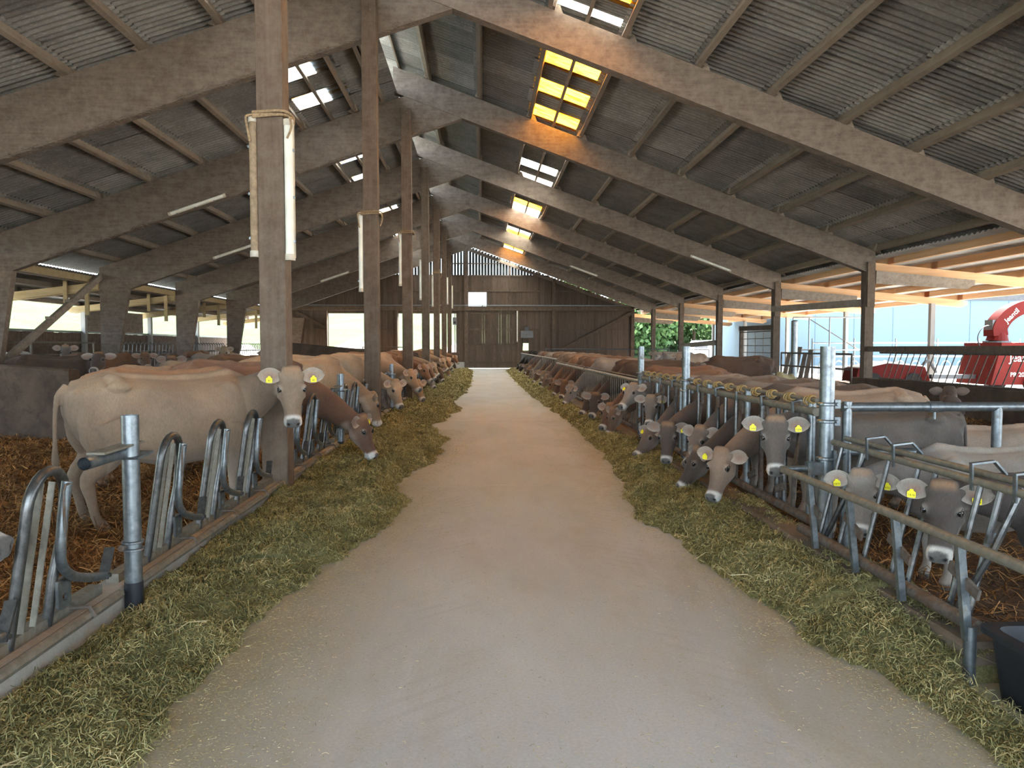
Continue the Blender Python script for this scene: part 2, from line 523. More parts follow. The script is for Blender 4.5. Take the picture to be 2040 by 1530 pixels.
# feed kerbs
def kerb(name, x0, x1, z1, segs, label, mat='curb_concrete'):
    k = empty(name, (x0, 0, 0)); tag(k, label, 'kerb', kind='structure')
    for a, b in segs:
        m = MB(); w = x1 - x0
        m.prism([(0,-.1),(w,-.1),(w,z1-.02),(w-.02,z1),(.02,z1),(0,z1-.02)], 'y', a, b - .012)
        m.build('kerb_block', M[mat], k)
kerb('trim_1', -2.14, -1.95, .19, [(-5,1.2),(1.2,5.35),(5.35,9.7),(9.7,14),(14,18.4),(18.4,23),(23,28),(28,33),(33,38),(38,43),(43,48)], 'pale concrete kerb under the arched feed fence')
kerb('trim_2', 2.14, 2.36, .18, [(-5,1.9),(3.22,5.0),(5.0,9.2),(9.2,13.5),(13.5,18),(18,23),(23,28),(28,33),(33,38),(38,43),(43,48)], 'low concrete kerb under the straight feed fence', 'board_kerb')

# portal frames
post_me = {}
def plate_holes(w, h, t, n=3):
    m = MB().box((-w/2, -t/2, -h/2), (w/2, t/2, h/2))
    for i in range(n):
        z = -h/2 + h*(i+.5)/n
        m.tube([(0,-t/2-.012,z),(0,-t/2,z)], .016, 6)
    return m
for k in range(-2, 8):
    y = FRY[k]
    fr = empty('portal_frame', (0, y, 0)); tag(fr, kind='structure')
    fr['label'] = 'timber portal frame carrying the barn roof'
    m = MB().prism([(-.5,7.35),(-11.9,3.42),(-12.85,3.42),(-12.85,top_l(-12.85)),(-2.0,top_l(-2.0)),(-.95,8.12),(-.42,7.9)], 'y', -.10, .10)
    if k < 7: m.build('rafter', M['rafter_timber'], fr)
    else: MB().prism([(-2.0,top_l(-2.0)-.22),(-12.85,top_l(-12.85)-.22),(-12.85,top_l(-12.85)),(-2.0,top_l(-2.0))], 'y', -.08, .04).build('rafter', M['rafter_timber'], fr)
    dpt = .65 if k < 7 else .22
    m = MB().prism([(-2.25,top_r(-2.25)-dpt),(-2.25,top_r(-2.25)),(10.42,top_r(10.42)),(10.42,top_r(10.42)-dpt+.03)], 'y', -.115, .115)
    m.build('rafter', M['rafter_timber'], fr)
    m = MB().prism([(-11.9,3.42),(-12.28,1.1),(-12.32,-.05),(-12.85,-.05),(-12.85,3.42)], 'y', -.10, .10)
    m.build('leg', M['rafter_timber'], fr)
    m = MB().box((10.18,-.11,-.05), (10.42,.11,top_r(10.3)-.02))
    m.build('column', M['grey_timber'] if False else M['old_timber'], fr)
    for s in (-1, 1):
        MB().box((10.20, s*.145-.035, 2.55), (10.40, s*.145+.035, 3.72)).build('side_plate', M['old_timber'], fr)
    if k >= -1:
        # small packing blocks between rafter and purlins
        pass

# tall timber posts along the feed kerb
def timber_post(k, label):
    y = FRY[k] - .24
    p = empty('timber_post', (post_x(k), y, 0)); tag(p, label, 'post', 'tall posts in the feed kerb')
    m = MB(); w = .125; c = .008
    poly = [(-w+c,-w),(w-c,-w),(w,-w+c),(w,w-c),(w-c,w),(-w+c,w),(-w,w-c),(-w,-w+c)]
    m.prism(poly, 'z', -.05, 7.52)
    m.build('shaft', M['old_timber'], p)
    for z in (6.95, 7.2, 7.4):
        MB().tube([(.03,-w-.014,z),(.03,-w,z)], .022, 6).build('bolt', M['rusty_steel'], p)
    return p
ords = ['first', 'second', 'third', 'fourth', 'fifth', 'sixth', 'seventh']
for k in range(0, 7):
    extra = ['beside the pale cow, with two lamps strapped on', 'standing between the grazing brown cow and the pale grey head',
             'standing just before the row of raised brown heads', 'fourth along the row from the pale cow', 'fifth along the row from the pale cow',
             'sixth along the row, second from the gable door', 'last one before the gable door'][k]
    timber_post(k, 'tall square timber roof post ' + extra)

# purlins and roof sheets
PUR_R = [-1.40 + 1.31 * i for i in range(10)]            # -1.40 ... 10.39
PUR_L = [-2.60] + [-3.20 - 1.30 * i for i in range(8)]             # -1.90 ... -12.3
ceil = empty('ceiling'); tag(ceil, kind='structure')
ceil['label'] = 'corrugated roof on timber purlins'
pur_me = MB().box((-.045, -BAY/2 - .22, -.085), (.045, BAY/2 + .22, .085)).mesh('purlin'); pur_me.materials.append(M['purlin_timber'])
for k in range(-2, 7):
    yc = FY[k] + BAY / 2
    for i, x in enumerate(PUR_R):
        inst('purlin', pur_me, ceil, (x + .05*(k % 2), yc, top_r(x) + .085), (0, ANG_R, 0))
    for i, x in enumerate(PUR_L):
        inst('purlin', pur_me, ceil, (x - .05*(k % 2), yc, top_l(x) + .085), (0, -ANG_L, 0))
    # trimmers that frame the skylights
    for x, f, a in ((PUR_R[2] + .655, top_r, ANG_R), (PUR_L[1] - .65, top_l, -ANG_L)):
        MB().box((-.035, -BAY/2, -.05), (.035, BAY/2, .05)).build('skylight_trimmer', M['purlin_timber'], ceil, None, (x, yc, f(x) + .12), (0, a, 0))
# wedge cleats that hold the purlins on the rafters
cleat = MB().prism([(-.02,0),(.16,0),(.05,.13),(-.02,.13)], 'y', -.05, .05).mesh('cleat'); cleat.materials.append(M['purlin_timber'])
for k in range(0, 5):
    for x in PUR_R[2:]:
        inst('cleat', cleat, ceil, (x + .07, FY[k] - .02, top_r(x + .07)), (0, ANG_R, 0))
    for x in PUR_L[1:]:
        inst('cleat', cleat, ceil, (x - .07, FY[k] - .02, top_l(x - .07)), (0, -ANG_L, R(180)))

SHW = .90
def corr_mesh(name, L, mat, width=SHW + .10, per=.150, amp=.025, seg=6, th=.007):
    n = int(round(width / per * seg)); m = MB(); b = 0
    for zoff in (0, -th):
        for sx in (-L/2, L/2):
            for i in range(n + 1):
                y = -width/2 + width * i / n
                m.v.append((sx, y, amp * math.sin(2 * math.pi * y / per) + zoff))
    N = n + 1
    for i in range(n):
        m.f.append((i, i+1, N+i+1, N+i))
        m.f.append((2*N+i, 3*N+i, 3*N+i+1, 2*N+i+1))
        m.f.append((i, 2*N+i, 2*N+i+1, i+1))
        m.f.append((N+i, N+i+1, 3*N+i+1, 3*N+i))
    me = bpy.data.meshes.new(name); me.from_pydata(m.v, [], m.f)
    for p in me.polygons: p.use_smooth = True
    me.set_sharp_from_angle(angle=R(60))
    me.materials.append(mat)
    return me
LR, LL = 1.31 / math.cos(ANG_R) + .17, 1.30 / math.cos(ANG_L) + .17
sheet_R = corr_mesh('roof_sheet', LR, M['fibre_cement']); sheet_L = corr_mesh('roof_sheet', LL, M['fibre_cement'])
half = 1.31 / 2 / math.cos(ANG_R) + .03
sky_me = {(s, c): corr_mesh('skylight_sheet', half, M[c], seg=6, amp=.02) for s in 'RL' for c in ('skylight_orange', 'skylight_white', 'skylight_dirty')}
# which sheets of the skylight rows let light in (one letter per sheet, from the open end); far bays have extra ones, added to brighten the depth
def sky_type(side, k, c):
    pat = {'R': {0: '.O.O.OH', 1: '..O.O.O', 2: '.WW..W.', 3: 'WO.W.OW', 4: 'W.WOW.W', 5: 'OW.W.WO', 6: 'W.W.W.W', -1: '..O....', -2: '.......'},
           'L': {0: '..C..C.', 1: '...C.C.', 2: '.CC.C..', 3: 'CC.CC..', 4: 'C.CC.CC', 5: 'CCC.CCC', 6: 'CCCCCCC', -1: '.......', -2: '.......'}}[side][k]
    return pat[c]
far = []
for k in range(-2, 7):
    for c in range(7):
        y = FY[k] + SHW * (c + .5)
        near = 5.2 < y < 20.4
        for side, PUR, top, ang, me in (('R', PUR_R, top_r, ANG_R, sheet_R), ('L', PUR_L, top_l, -ANG_L, sheet_L)):
            sgn = 1 if side == 'R' else -1
            rows = [PUR[0] - sgn * 1.0] + PUR + [10.95] if side == 'R' else PUR + [-13.55]
            for i in range(len(rows) - 1):
                xa, xb = rows[i], rows[i + 1]
                if side == 'R' and i == 0: xa = rows[1] - .75; xb = rows[1]
                xc = (xa + xb) / 2
                skyrow = (side == 'R' and i == 3) or (side == 'L' and i == 1)
                ty = sky_type(side, k, c) if skyrow else '.'
                z = top(xc) + .205
                rot = (0, ang - sgn * .020, 0)
                if ty == 'H':
                    for h_ in (-1, 1):
                        xh = xc + h_ * .3275
                        inst('skylight_sheet', sky_me[(side, 'skylight_white')], ceil, (xh, y + .29, top(xh) + .205), (0, ang, 0), (1, .36, 1))
                    inst('roof_sheet', me, ceil, (xc, y - .16, z), rot, (1, .62, 1)); continue
                if ty != '.':
                    for h_ in (-1, 1):
                        if ty == 'C' and (c + h_ + k) % 3 == 0 and h_ < 0: pass
                        mat = {'O': 'skylight_orange', 'W': 'skylight_white', 'C': 'skylight_dirty'}[ty]
                        xh = xc + h_ * .3275
                        inst('skylight_sheet', sky_me[(side, mat)], ceil, (xh, y, top(xh) + .205), (0, ang, 0), (1, 1.30 if ty == 'O' else 1.06, 1))
                    continue
                jy, jz = random.uniform(-.012, .012), random.uniform(-.006, .006)
                if near:
                    inst('roof_sheet', me, ceil, (xc, y + jy, z + jz + (.006 if c % 2 else 0)), rot)
                else:
                    far.append((side, xc, y + jy, z + jz + (.006 if c % 2 else 0), rot))
mb = {'R': MB(), 'L': MB()}
cR = corr_mesh('far_sheet', LR, M['fibre_cement'], seg=4); cL = corr_mesh('far_sheet', LL, M['fibre_cement'], seg=4)
for side, xc, y, z, rot in far:
    src = cR if side == 'R' else cL
    mt = Matrix.Translation((xc, y, z)) @ Matrix.Rotation(rot[1], 4, 'Y')
    mb['R'].add([mt @ v.co for v in src.vertices], [tuple(p.vertices) for p in src.polygons])
o = MB(); o.v, o.f = mb['R'].v, mb['R'].f
me = bpy.data.meshes.new('far_roof_sheets'); me.from_pydata(o.v, [], o.f)
for p in me.polygons: p.use_smooth = True
me.set_sharp_from_angle(angle=R(60)); me.materials.append(M['fibre_cement'])
o = inst('roof_sheeting', me, ceil); o['kind'] = 'stuff'
# upper edge board of the lower roof slope and ridge capping strip
for k in range(-2, 7):
    yc = FY[k] + BAY / 2
    MB().box((-.02, -BAY/2, -.12), (.02, BAY/2, .10)).build('ridge_board', M['purlin_timber'], ceil, None, (-2.52, yc, top_l(-2.52) + .12))
    MB().box((-.02, -BAY/2, -.06), (.02, BAY/2, .06)).build('barge_board', M['purlin_timber'], ceil, None, (-2.12, yc, top_r(-2.12) + .12))

# unseen front gable behind the viewer, added to cut light from that end: boards above and beside a wide open doorway
wf = empty('wall_front_unseen', (0, Y_FRONT, 0)); tag(wf, kind='structure')
for i in range(20):
    xa = -12.85 + 1.165 * i; xb = xa + 1.16; xm = (xa + xb) / 2
    z0 = 5.0 if -6.9 < xm < 6.9 else 0
    MB().prism([(xa,z0),(xb,z0),(xb,(top_l(xb) if xb < -.9 else top_r(xb))+.12),(xa,(top_l(xa) if xa < -.9 else top_r(xa))+.12)], 'y', 0, .03).build('board_panel', M['cladding_board'], wf)

# lean-to roofs
lt = empty('lean_to_roof', (13, 20, 0)); tag(lt, kind='structure'); lt['label'] = 'pine lean-to roof with white sheets'
lt.location = (0, 0, 0)
def ltz(x): return 3.62 - .092 * (x - 10.4)
lt_ang = math.atan(.092)
for k in range(-1, 8):
    y = FY[k] + .17
    MB().prism([(10.42,ltz(10.42)-.13),(17.05,ltz(17.05)-.12),(17.25,ltz(17.2)-.02),(17.25,ltz(17.2)+.12),(10.42,ltz(10.42)+.13)], 'y', y-.06, y+.06).build('lean_to_beam', M['pine'], lt)
    MB().prism([(10.42,3.16),(10.42,3.50),(13.1,3.26),(13.1,3.14),(12.9,3.02)], 'y', y-.36, y-.31).build('haunch_plank', M['grey_timber'], lt)
    MB().box((15.82, FY[k]-.08, -.05), (15.98, FY[k]+.08, ltz(15.9)-.10)).build('outer_post', M['pale_post'], lt)
wsheet = corr_mesh('lean_to_sheet', 3.35, M['white_sheet'], width=1.06, per=.176, seg=6)
lp = MB().box((-.05, -BAY/2-.15, -.09), (.05, BAY/2+.15, .09)).mesh('lean_to_purlin'); lp.materials.append(M['pine'])
wood('pine_long', (.52,.30,.155), (.80,.52,.30), (1,.06,1), 7, rough=.65, bump=.1)
lp.materials.clear(); lp.materials.append(M['pine_long'])
for k in range(-1, 7):
    for x in (10.95, 12.15, 13.35, 14.55, 15.75, 16.95):
        inst('lean_to_purlin', lp, lt, (x, FY[k] + BAY/2, ltz(x) + .21), (0, lt_ang, 0))
    for c in range(6):
        for x in (12.25, 15.55):
            inst('lean_to_sheet', wsheet, lt, (x, FY[k] + 1.05 * (c + .5), ltz(x) + .325), (0, lt_ang, 0))
# the other lean-to, older and yellowed
lt2 = empty('lean_to_roof'); tag(lt2, kind='structure'); lt2['label'] = 'old yellowed timber lean-to roof over the boarded wall'
def ltz2(x): return 3.55 - .12 * (-x - 12.85)
for k in range(0, 8):
    y = FY[k]
    MB().prism([(-12.85,ltz2(-12.85)-.14),(-12.85,ltz2(-12.85)+.10),(-17.2,ltz2(-17.2)+.10),(-17.3,ltz2(-17.2)-.02),(-17.1,ltz2(-17.2)-.14)], 'y', y-.20, y-.11).build('lean_to_beam', M['yellow_timber'], lt2)
    MB().prism([(-12.85,ltz2(-12.85)-.14),(-12.85,ltz2(-12.85)+.10),(-17.2,ltz2(-17.2)+.10),(-17.3,ltz2(-17.2)-.02),(-17.1,ltz2(-17.2)-.14)], 'y', y+.11, y+.20).build('lean_to_beam', M['yellow_timber'], lt2)
    MB().box((-16.78, y-.09, -.05), (-16.60, y+.09, ltz2(-16.7)+.08)).build('outer_post', M['pale_post'], lt2)
    MB().box((-13.25, y-.30, 2.55), (-13.13, y-.22, 3.9)).build('hanger', M['yellow_timber'], lt2)
    MB().box((-13.95, y-.30, 2.95), (-13.83, y-.22, 3.7)).build('hanger', M['yellow_timber'], lt2)
ysheet = corr_mesh('lean_to_sheet', 4.75, M['fibre_cement'], width=1.06, per=.176, seg=5)
yp = MB().box((-.04, -BAY/2-.1, -.08), (.04, BAY/2+.1, .08)).mesh('lean_to_purlin'); yp.materials.append(M['purlin_timber'])
for k in range(0, 7):
    for x in (-13.2, -14.4, -15.6, -16.8):
        inst('lean_to_purlin', yp, lt2, (x, FY[k] + BAY/2, ltz2(x) + .18), (0, -math.atan(.12), 0))
    for c in range(6):
        inst('lean_to_sheet', ysheet, lt2, (-15.1, FY[k] + 1.05 * (c + .5), ltz2(-15.1) + .29), (0, -math.atan(.12), 0))
    # eave beam along the legs
    MB().box((-12.98, FY[k]+.1, 3.62), (-12.86, FY[k]+BAY-.1, 3.86)).build('eave_beam', M['yellow_timber'], lt2)
# wind brace
MB().bar((-12.35, 19.9, 1.05), (-12.75, 25.9, 3.85), .10, .20).build('wind_brace', M['grey_timber'], lt2)
for t_ in (.42, .62):
    pz = Vector((-12.35,19.9,1.05)).lerp(Vector((-12.75,25.9,3.85)), t_)
    MB().box((pz.x-.08,pz.y-.1,pz.z+.06),(pz.x+.08,pz.y+.1,pz.z+.14)).build('brace_block', M['grey_timber'], lt2)

# boarded side wall beyond the lean-to
wl = empty('wall_left'); tag(wl, kind='structure')
mb_ = MB(); y = 9.0; r_ = random.Random(3)
while y < Y_BACK:
    mb_.box((-16.86 + r_.uniform(-.008,.008), y, -.05), (-16.83 + r_.uniform(0,.006), y + .19, 2.06 + r_.uniform(-.01,.01))); y += .2
o = mb_.build('board_cladding', M['cladding_board'], wl); o['kind'] = 'stuff'
for z in (.7, 1.45):
    MB().box((-16.83, 9, z), (-16.77, Y_BACK, z+.08)).build('wall_rail', M['old_timber'], wl)
MB().box((-16.92, 9, 2.06), (-16.74, Y_BACK, 2.14)).build('wall_cap', M['galvanised'], wl)
# far end of that side is closed by one pale panel
MB().box((-16.9, FY[4]+.2, 2.14), (-16.86, FY[5]-.4, 3.1)).build('side_panel', M['grey_timber'], wl)

# gable wall
wb = empty('wall_back', (0, Y_BACK, 0)); tag(wb, kind='structure')
def roofline(x):
    return min(top_l(x) + .12 if x < -.8 else 99, top_r(x) + .12)
holes = [(-.86,.34,4.06,5.16), (-10.4,-7.9,1.35,3.72), (-5.65,-1.85,1.1,3.72), (2.7,3.1,1.22,1.72), (-.86,2.42,-1,3.92)]
unit = MB().box((-.5,-.5,-.5),(.5,.5,.5)).mesh('board'); unit.materials.append(M['cladding_board'])
slat = unit.copy(); slat.materials.clear(); slat.materials.append(M['slat_board'])
x = -12.8; rr = random.Random(5)
while x < 10.35:
    w = .205; xc = x + w/2
    iv = [(.42, min(6.28, roofline(xc)))]
    for (a, b, c_, d_) in holes:
        if a - .02 < xc < b + .02:
            nx = []
            for (p, q) in iv:
                if c_ > p: nx.append((p, min(q, c_)))
                if d_ < q: nx.append((max(p, d_), q))
            iv = [(p, q) for p, q in nx if q - p > .02]
    gap = -.02; ib = int(round((x + 12.8) / w))
    for p, q in iv:
        inst('board', unit, wb, (xc, .06 + (.014 if ib % 2 else -.014) + rr.uniform(-.003,.003), (p+q)/2), (0,0,0), (w - gap, .024, q-p))
    x += w
x = -5.9
while x < 4.7:
    top = roofline(x)
    if top > 6.36:
        inst('slat', slat, wb, (x, .06, (6.30+top)/2), (0,0,0), (.165, .022, top-6.30))
    x += .205
def wbar(nm, x0, x1, z0, z1, y0=-.10, y1=.04, mat='old_timber'):
    return MB().box((x0,y0,z0),(x1,y1,z1)).build(nm, M[mat], wb)
wbar('tie_beam', -12.85, 10.4, 3.92, 4.22, -.16, .04)
wbar('pipe_rail', -12.8, 10.2, 4.24, 4.30, -.22, -.16, 'galvanised')
for z in (1.05, 2.6):
    for a, b in ((-12.8,-10.5), (-7.85,-5.7), (-1.75,-.95), (2.5,10.3)):
        wbar('wall_rail', a, b, z, z+.09, -.02, .045)
for z in (5.2, 6.24):
    lim = (8.0 - z + .12) / SL_R - .5; lim2 = -((8.4 - z + .1) / SL_L + .5)
    for a, b in (((lim2 + .1, -1.1), (.4 if z < 5.3 else -.9, lim - .1))):
        wbar('wall_rail', a, b, z, z+.09, -.02, .045)
wbar('wall_rail', -2.6, 2.2, 7.05, 7.13, -.02, .045)
for xp, w in ((-1.05,.26), (4.9,.22), (-7.0,.2), (-5.75,.14), (-10.45,.14), (-7.85,.12)):
    wbar('gable_post', xp-w/2, xp+w/2, 0, (roofline(xp) - .05) if w > .15 else 3.92, -.14, .045)
wbar('gable_post', 2.44, 2.58, 0, 3.92, -.12, .045)
for xp in (1.9, 7.3):
    wbar('gable_stud', xp-.05, xp+.05, 4.25, roofline(xp)-.05, -.05, .045)
MB().bar((5.3,-.1,1.15),(10.2,-.1,3.75), .12, .22).build('wind_brace', M['old_timber'], wb)
MB().bar((-12.5,-.1,3.85),(-10.5,-.1,2.75), .10, .16).build('wind_brace', M['old_timber'], wb)
for a, b in ((-12.85,-.95), (2.5,10.4)):
    MB().box((a,-.05,-.1),(b,.12,.44)).build('plinth', M['plinth'], wb)
for (a, b, c_, d_) in holes[1:3]:
    wbar('opening_frame', a-.07, a, c_, d_, -.05, .08, 'pale_post'); wbar('opening_frame', b, b+.07, c_, d_, -.05, .08, 'pale_post')
    wbar('opening_sill', a-.07, b+.07, c_-.08, c_, -.05, .10, 'old_timber')
# rafters visible in front of the gable get no extra work: the last portal frame stands there
# barn door of vertical boards, in two leaves
dr = empty('door_1', (0, Y_BACK - .02, 0)); tag(dr, kind='structure'); dr['label'] = 'wooden double door at the end of the aisle'
x = -.93
i = 0
while x < 2.38:
    for z0, z1 in ((.02, 1.64), (1.64, 3.93)):
        inst('board', unit, dr, (x + .093, .03 + (.013 if i % 2 else -.013), (z0+z1)/2), (0,0,0), (.200 if i not in (5, 11, 14) or z0 < 1 else .168, .024, z1-z0))
    x += .188; i += 1
for z in (.35, 1.58, 2.6, 3.7):
    MB().box((-.84,-.03,z),(2.38,.0,z+.11)).build('ledge', M['old_timber'], dr)
for xx in (.76, .80):
    MB().box((xx-.012,-.03,.06),(xx+.012,0,3.86)).build('stile', M['old_timber'], dr)
MB().tube([(-.9,-.06,3.95),(2.6,-.06,3.95)], .03, 6).build('door_track', M['rusty_steel'], dr)
# ------------------------------------------------------------------ outside
def hill():
    nx, ny = 90, 60
    vs_ = []; fs = []
    for j in range(ny):
        for i in range(nx):
            x = -150 + 300*i/(nx-1); y = -20 + 205*j/(ny-1)
            d1 = max(0, y - 78) * .105
            d2 = max(0, -x - 36) * .17
            h = -.12 + max(d1, d2) * 1.0 + (d1*d2)*.01
            h += 1.0 * noise.noise(Vector((x*.05, y*.05, 1.0))) * min(1, h / 2 if h > 0 else 0)
            vs_.append((x, y, h if h > 0 else -.2))
    for j in range(ny-1):
        for i in range(nx-1):
            a = j*nx+i; fs.append((a, a+1, a+nx+1, a+nx))
    me = bpy.data.meshes.new('hillside'); me.from_pydata(vs_, [], fs)
    for p in me.polygons: p.use_smooth = True
    me.materials.append(M['grass_hill'])
    o = link(bpy.data.objects.new('hillside', me)); tag(o, kind='structure')
hill()
yd = MB().box((16.2, -20, -.06), (60, 43, -.03)).build('yard', M['yard']); tag(yd, kind='structure')

# white shed across the yard
sh = empty('white_shed', (30, 44, 0)); tag(sh, 'long white shed with vertical panel seams across the yard', 'shed')
MB().box((-12.6, 0, -.1), (30, 12, 4.25)).build('wall', M['shed_white'], sh)
for i in range(18):
    MB().box((-12.6 + 2.35*i - .012, -.02, 0), (-12.6 + 2.35*i + .012, 0, 4.2)).build('panel_seam', M['shed_seam'], sh)
MB().prism([(-13.0,4.25),(31,4.25),(31,4.6),(9,6.6),(-13.0,4.6)], 'y', -.1, 12.5).build('roof', M['shed_roof'], sh)
MB().box((-12.6,-.015,-.1),(30,0,.35)).build('plinth', M['plinth'], sh)

# straw blower (red machine with swivelling chute)
ma = empty('straw_blower', (17.2, 24.6, 0)); tag(ma, 'red straw blower with curved discharge chute and white lettering', 'machine')
m = MB(); m.prism([(-.75,.25),(-.55,1.05),(-.42,1.58),(1.5,1.58),(1.5,.25)], 'y', -.9, .9); m.build('hopper', M['machine_red'], ma)
MB().box((-.46,-.95,1.52),(1.5,.95,1.62)).build('hopper_rim', M['machine_red'], ma)
MB().tube([(.05,0,1.62),(.05,0,1.68)], .42, 20).build('turntable', M['machine_grey'], ma)
MB().tube([(.05,0,1.68),(.07,0,1.95)], [.34,.27], 18).build('chute_base', M['machine_red'], ma)
pts = bez([(.0,0,1.86),(.0,0,2.15),(.28,0,2.52),(.75,0,2.78),(1.25,0,2.86)], 5)
m = MB(); b0 = None
for i, p in enumerate(pts):
    t_ = i/(len(pts)-1); tan = (pts[min(i+1,len(pts)-1)] - pts[max(i-1,0)]).normalized(); nr = Vector((-tan.z,0,tan.x))
    w = .26 - .06*t_; h = .25 - .05*t_
    m.v.extend([tuple(p + Vector((0,-w,0)) + nr*h), tuple(p + Vector((0,w,0)) + nr*h), tuple(p + Vector((0,w,0)) - nr*h), tuple(p + Vector((0,-w,0)) - nr*h)])
    if i:
        a = 4*(i-1)
        for q in range(4): m.f.append((a+q, a+(q+1)%4, a+4+(q+1)%4, a+4+q))
m.f.append((3,2,1,0)); e_ = len(m.v)-4; m.f.append((e_,e_+1,e_+2,e_+3))
m.build('chute', M['machine_red'], ma, 40)
MB().box((-.26,-.2,2.05),(-.12,.2,2.38)).build('chute_motor', M['machine_grey'], ma)
MB().tube(bez([(-.1,-.1,2.18),(-.55,-.2,2.15),(-.82,-.3,1.8),(-.75,-.4,1.35)], 8), .016, 6).build('hydraulic_hose', M['black_plastic'], ma)
inst("lettering", text_mesh('Jeantil', .36, M['print_white'], .004), ma, (.28,-.91,1.12), (R(90),0,0))
inst("lettering", text_mesh('PR 2000', .20, M['print_white'], .004), ma, (.22,-.91,.58), (R(90),0,0))
inst("lettering", text_mesh('Jeantil', .24, M['print_white'], .004), ma, (.36,-.245,2.52), (R(90),R(-44),0))
for s in (-1, 1):
    w_ = empty('wheel', (0,0,0)); w_.parent = ma; w_.location = (.7, s*.95, .33)
    MB().tube([(0,-.11,0),(0,.11,0)], .36, 20).build('tyre', M['tyre'], w_); MB().tube([(0,-.12,0),(0,.12,0)], .19, 14).build('rim', M['machine_red'], w_)
MB().box((-2.2,-.08,.42),(-.6,.08,.56)).build('drawbar', M['machine_grey'], ma)
# low red implement beside it
im = empty('mower', (14.2, 25.6, 0)); tag(im, 'dark red low mower folded beside the straw blower', 'machine')
MB().prism([(-1.5,.30),(-1.4,.75),(-.4,.92),(.9,.80),(1.1,.32)], 'y', -.5, .5).build('hood', M['machine_red'], im)
MB().prism([(-1.3,.74),(-.4,.93),(.9,.81),(.88,.85),(-.4,.99),(-1.3,.79)], 'y', -.52, .52).build('hood_cover', M['car_white'], im)
for s in (-.9, .5):
    MB().tube([(s,-.55,.3),(s,.55,.3)], .3, 16).build('roller', M['tyre'], im)
MB().tube(bez([(1.0,0,.7),(1.3,0,1.0),(1.6,0,.6)],6), .05, 8).build('linkage', M['machine_grey'], im)

# parked white van far off
va = empty('van', (22.5, 76, 0), R(8)); tag(va, 'white van parked before the trees beyond the yard', 'van')
MB().prism([(-2.3,.4),(-2.3,1.1),(-1.5,1.25),(-.8,2.1),(2.3,2.15),(2.35,.4)], 'y', -.95, .95).build('body', M['car_white'], va)
MB().prism([(-1.42,1.28),(-.85,1.95),(.1,1.98),(.1,1.28)], 'y', -.97, .97).build('side_window', M['machine_grey'], va)
for xx in (-1.4, 1.5):
    for s in (-1, 1): MB().tube([(xx,s*.98-.1,.36),(xx,s*.98+.1,.36)], .36, 14).build('wheel', M['tyre'], va)

# trees
def tree(x, y, h, r, n, label, trunk=.22, z0=0.0, low=.02):
    t_ = empty('broadleaf_tree', (x, y, z0)); tag(t_, label, 'tree', 'trees beyond the yard')
    MB().tube([(0,0,-.2),(.1,.05,h*.35),(0,.1,h*.7)], [trunk, trunk*.75, trunk*.3], 8).build('trunk', M['bark'], t_)
    q = rng.normal(size=(n, 3)); q /= np.linalg.norm(q, axis=1)[:, None]
    cl = rng.normal(size=(14, 3)) * np.array([.42, .42, .32])
    c = cl[rng.integers(0, 14, n)] + q * (rng.random((n, 1)) ** .4) * .48
    p = c * np.array([r, r, h * (1-low) / 2]) + np.array([0, 0, h * (low + (1-low) / 2)])
    leaves(t_, p, .34, .22)
def leaves(par, p, L, W):
    n = len(p)
    a = rng.normal(size=(n, 3)); a /= np.linalg.norm(a, axis=1)[:, None]
    b = np.cross(a, rng.normal(size=(n, 3))); b /= np.linalg.norm(b, axis=1)[:, None]
    v = np.stack([p - a*L, p + b*W, p + a*L, p - b*W], 1).reshape(-1, 3)
    me = bpy.data.meshes.new('crown'); me.vertices.add(4*n); me.vertices.foreach_set('co', v.ravel().astype(np.float32))
    me.loops.add(4*n); me.loops.foreach_set('vertex_index', np.arange(4*n, dtype=np.int32))
    me.polygons.add(n); me.polygons.foreach_set('loop_start', np.arange(0, 4*n, 4, dtype=np.int32))
    me.update(calc_edges=True); me.materials.append(M['leaf'])
    return link(bpy.data.objects.new('crown', me), par)
tree(16.5, 84, 8.5, 5.2, 9000, 'tall pale green tree beyond the yard, beside the gable corner', z0=.5)
tree(25.5, 90, 9.5, 5.6, 9000, 'broad green tree behind the parked white van', z0=.8)
tree(35, 92, 9.0, 5.5, 9000, 'round green tree between the white van and the white shed', z0=1.0)
tree(45, 98, 10, 6, 8000, 'dark green tree against the corner of the white shed', z0=1.4)
def bush(x, y, z, r, label):
    t_ = empty('shrub', (x, y, z)); tag(t_, label, 'shrub')
    MB().tube([(0,0,-.2),(0,0,r*.6)], [.08,.04], 6).build('stem', M['bark'], t_)
    p = rng.normal(size=(700, 3)) * np.array([r*.45, r*.45, r*.28]) + np.array([0, 0, r*.6])
    leaves(t_, p, .2, .13)
bush(.3, 124, 4.9, 2.6, 'small green bush on the slope seen through the gable window')
# rubble and soil heaps behind the gable openings
def mound(name, x, y, rx, ry, h, mat, label, cat, seed, st=22, rough=.25, z0=-.08):
    vs_ = []; fs = []
    for j in range(st):
        for i in range(st):
            a = -1 + 2*i/(st-1); b = -1 + 2*j/(st-1)
            d = math.hypot(a, b); hh = max(0, 1 - d*d)
            hh = hh * (1 + rough * noise.fractal(Vector((a*2.3, b*2.3, seed)), 1, 2, 4)) + .12*rough*noise.noise(Vector((a*7, b*7, seed)))*(hh > 0)
            vs_.append((a*rx, b*ry, max(0, hh)*h - (.05 if hh <= 0 else 0)))
    for j in range(st-1):
        for i in range(st-1):
            a = j*st+i; fs.append((a, a+1, a+st+1, a+st))
    me = bpy.data.meshes.new(name); me.from_pydata(vs_, [], fs)
    for p in me.polygons: p.use_smooth = True
    me.materials.append(mat)
    o = link(bpy.data.objects.new(name, me)); o.location = (x, y, z0); tag(o, label, cat)
    return o
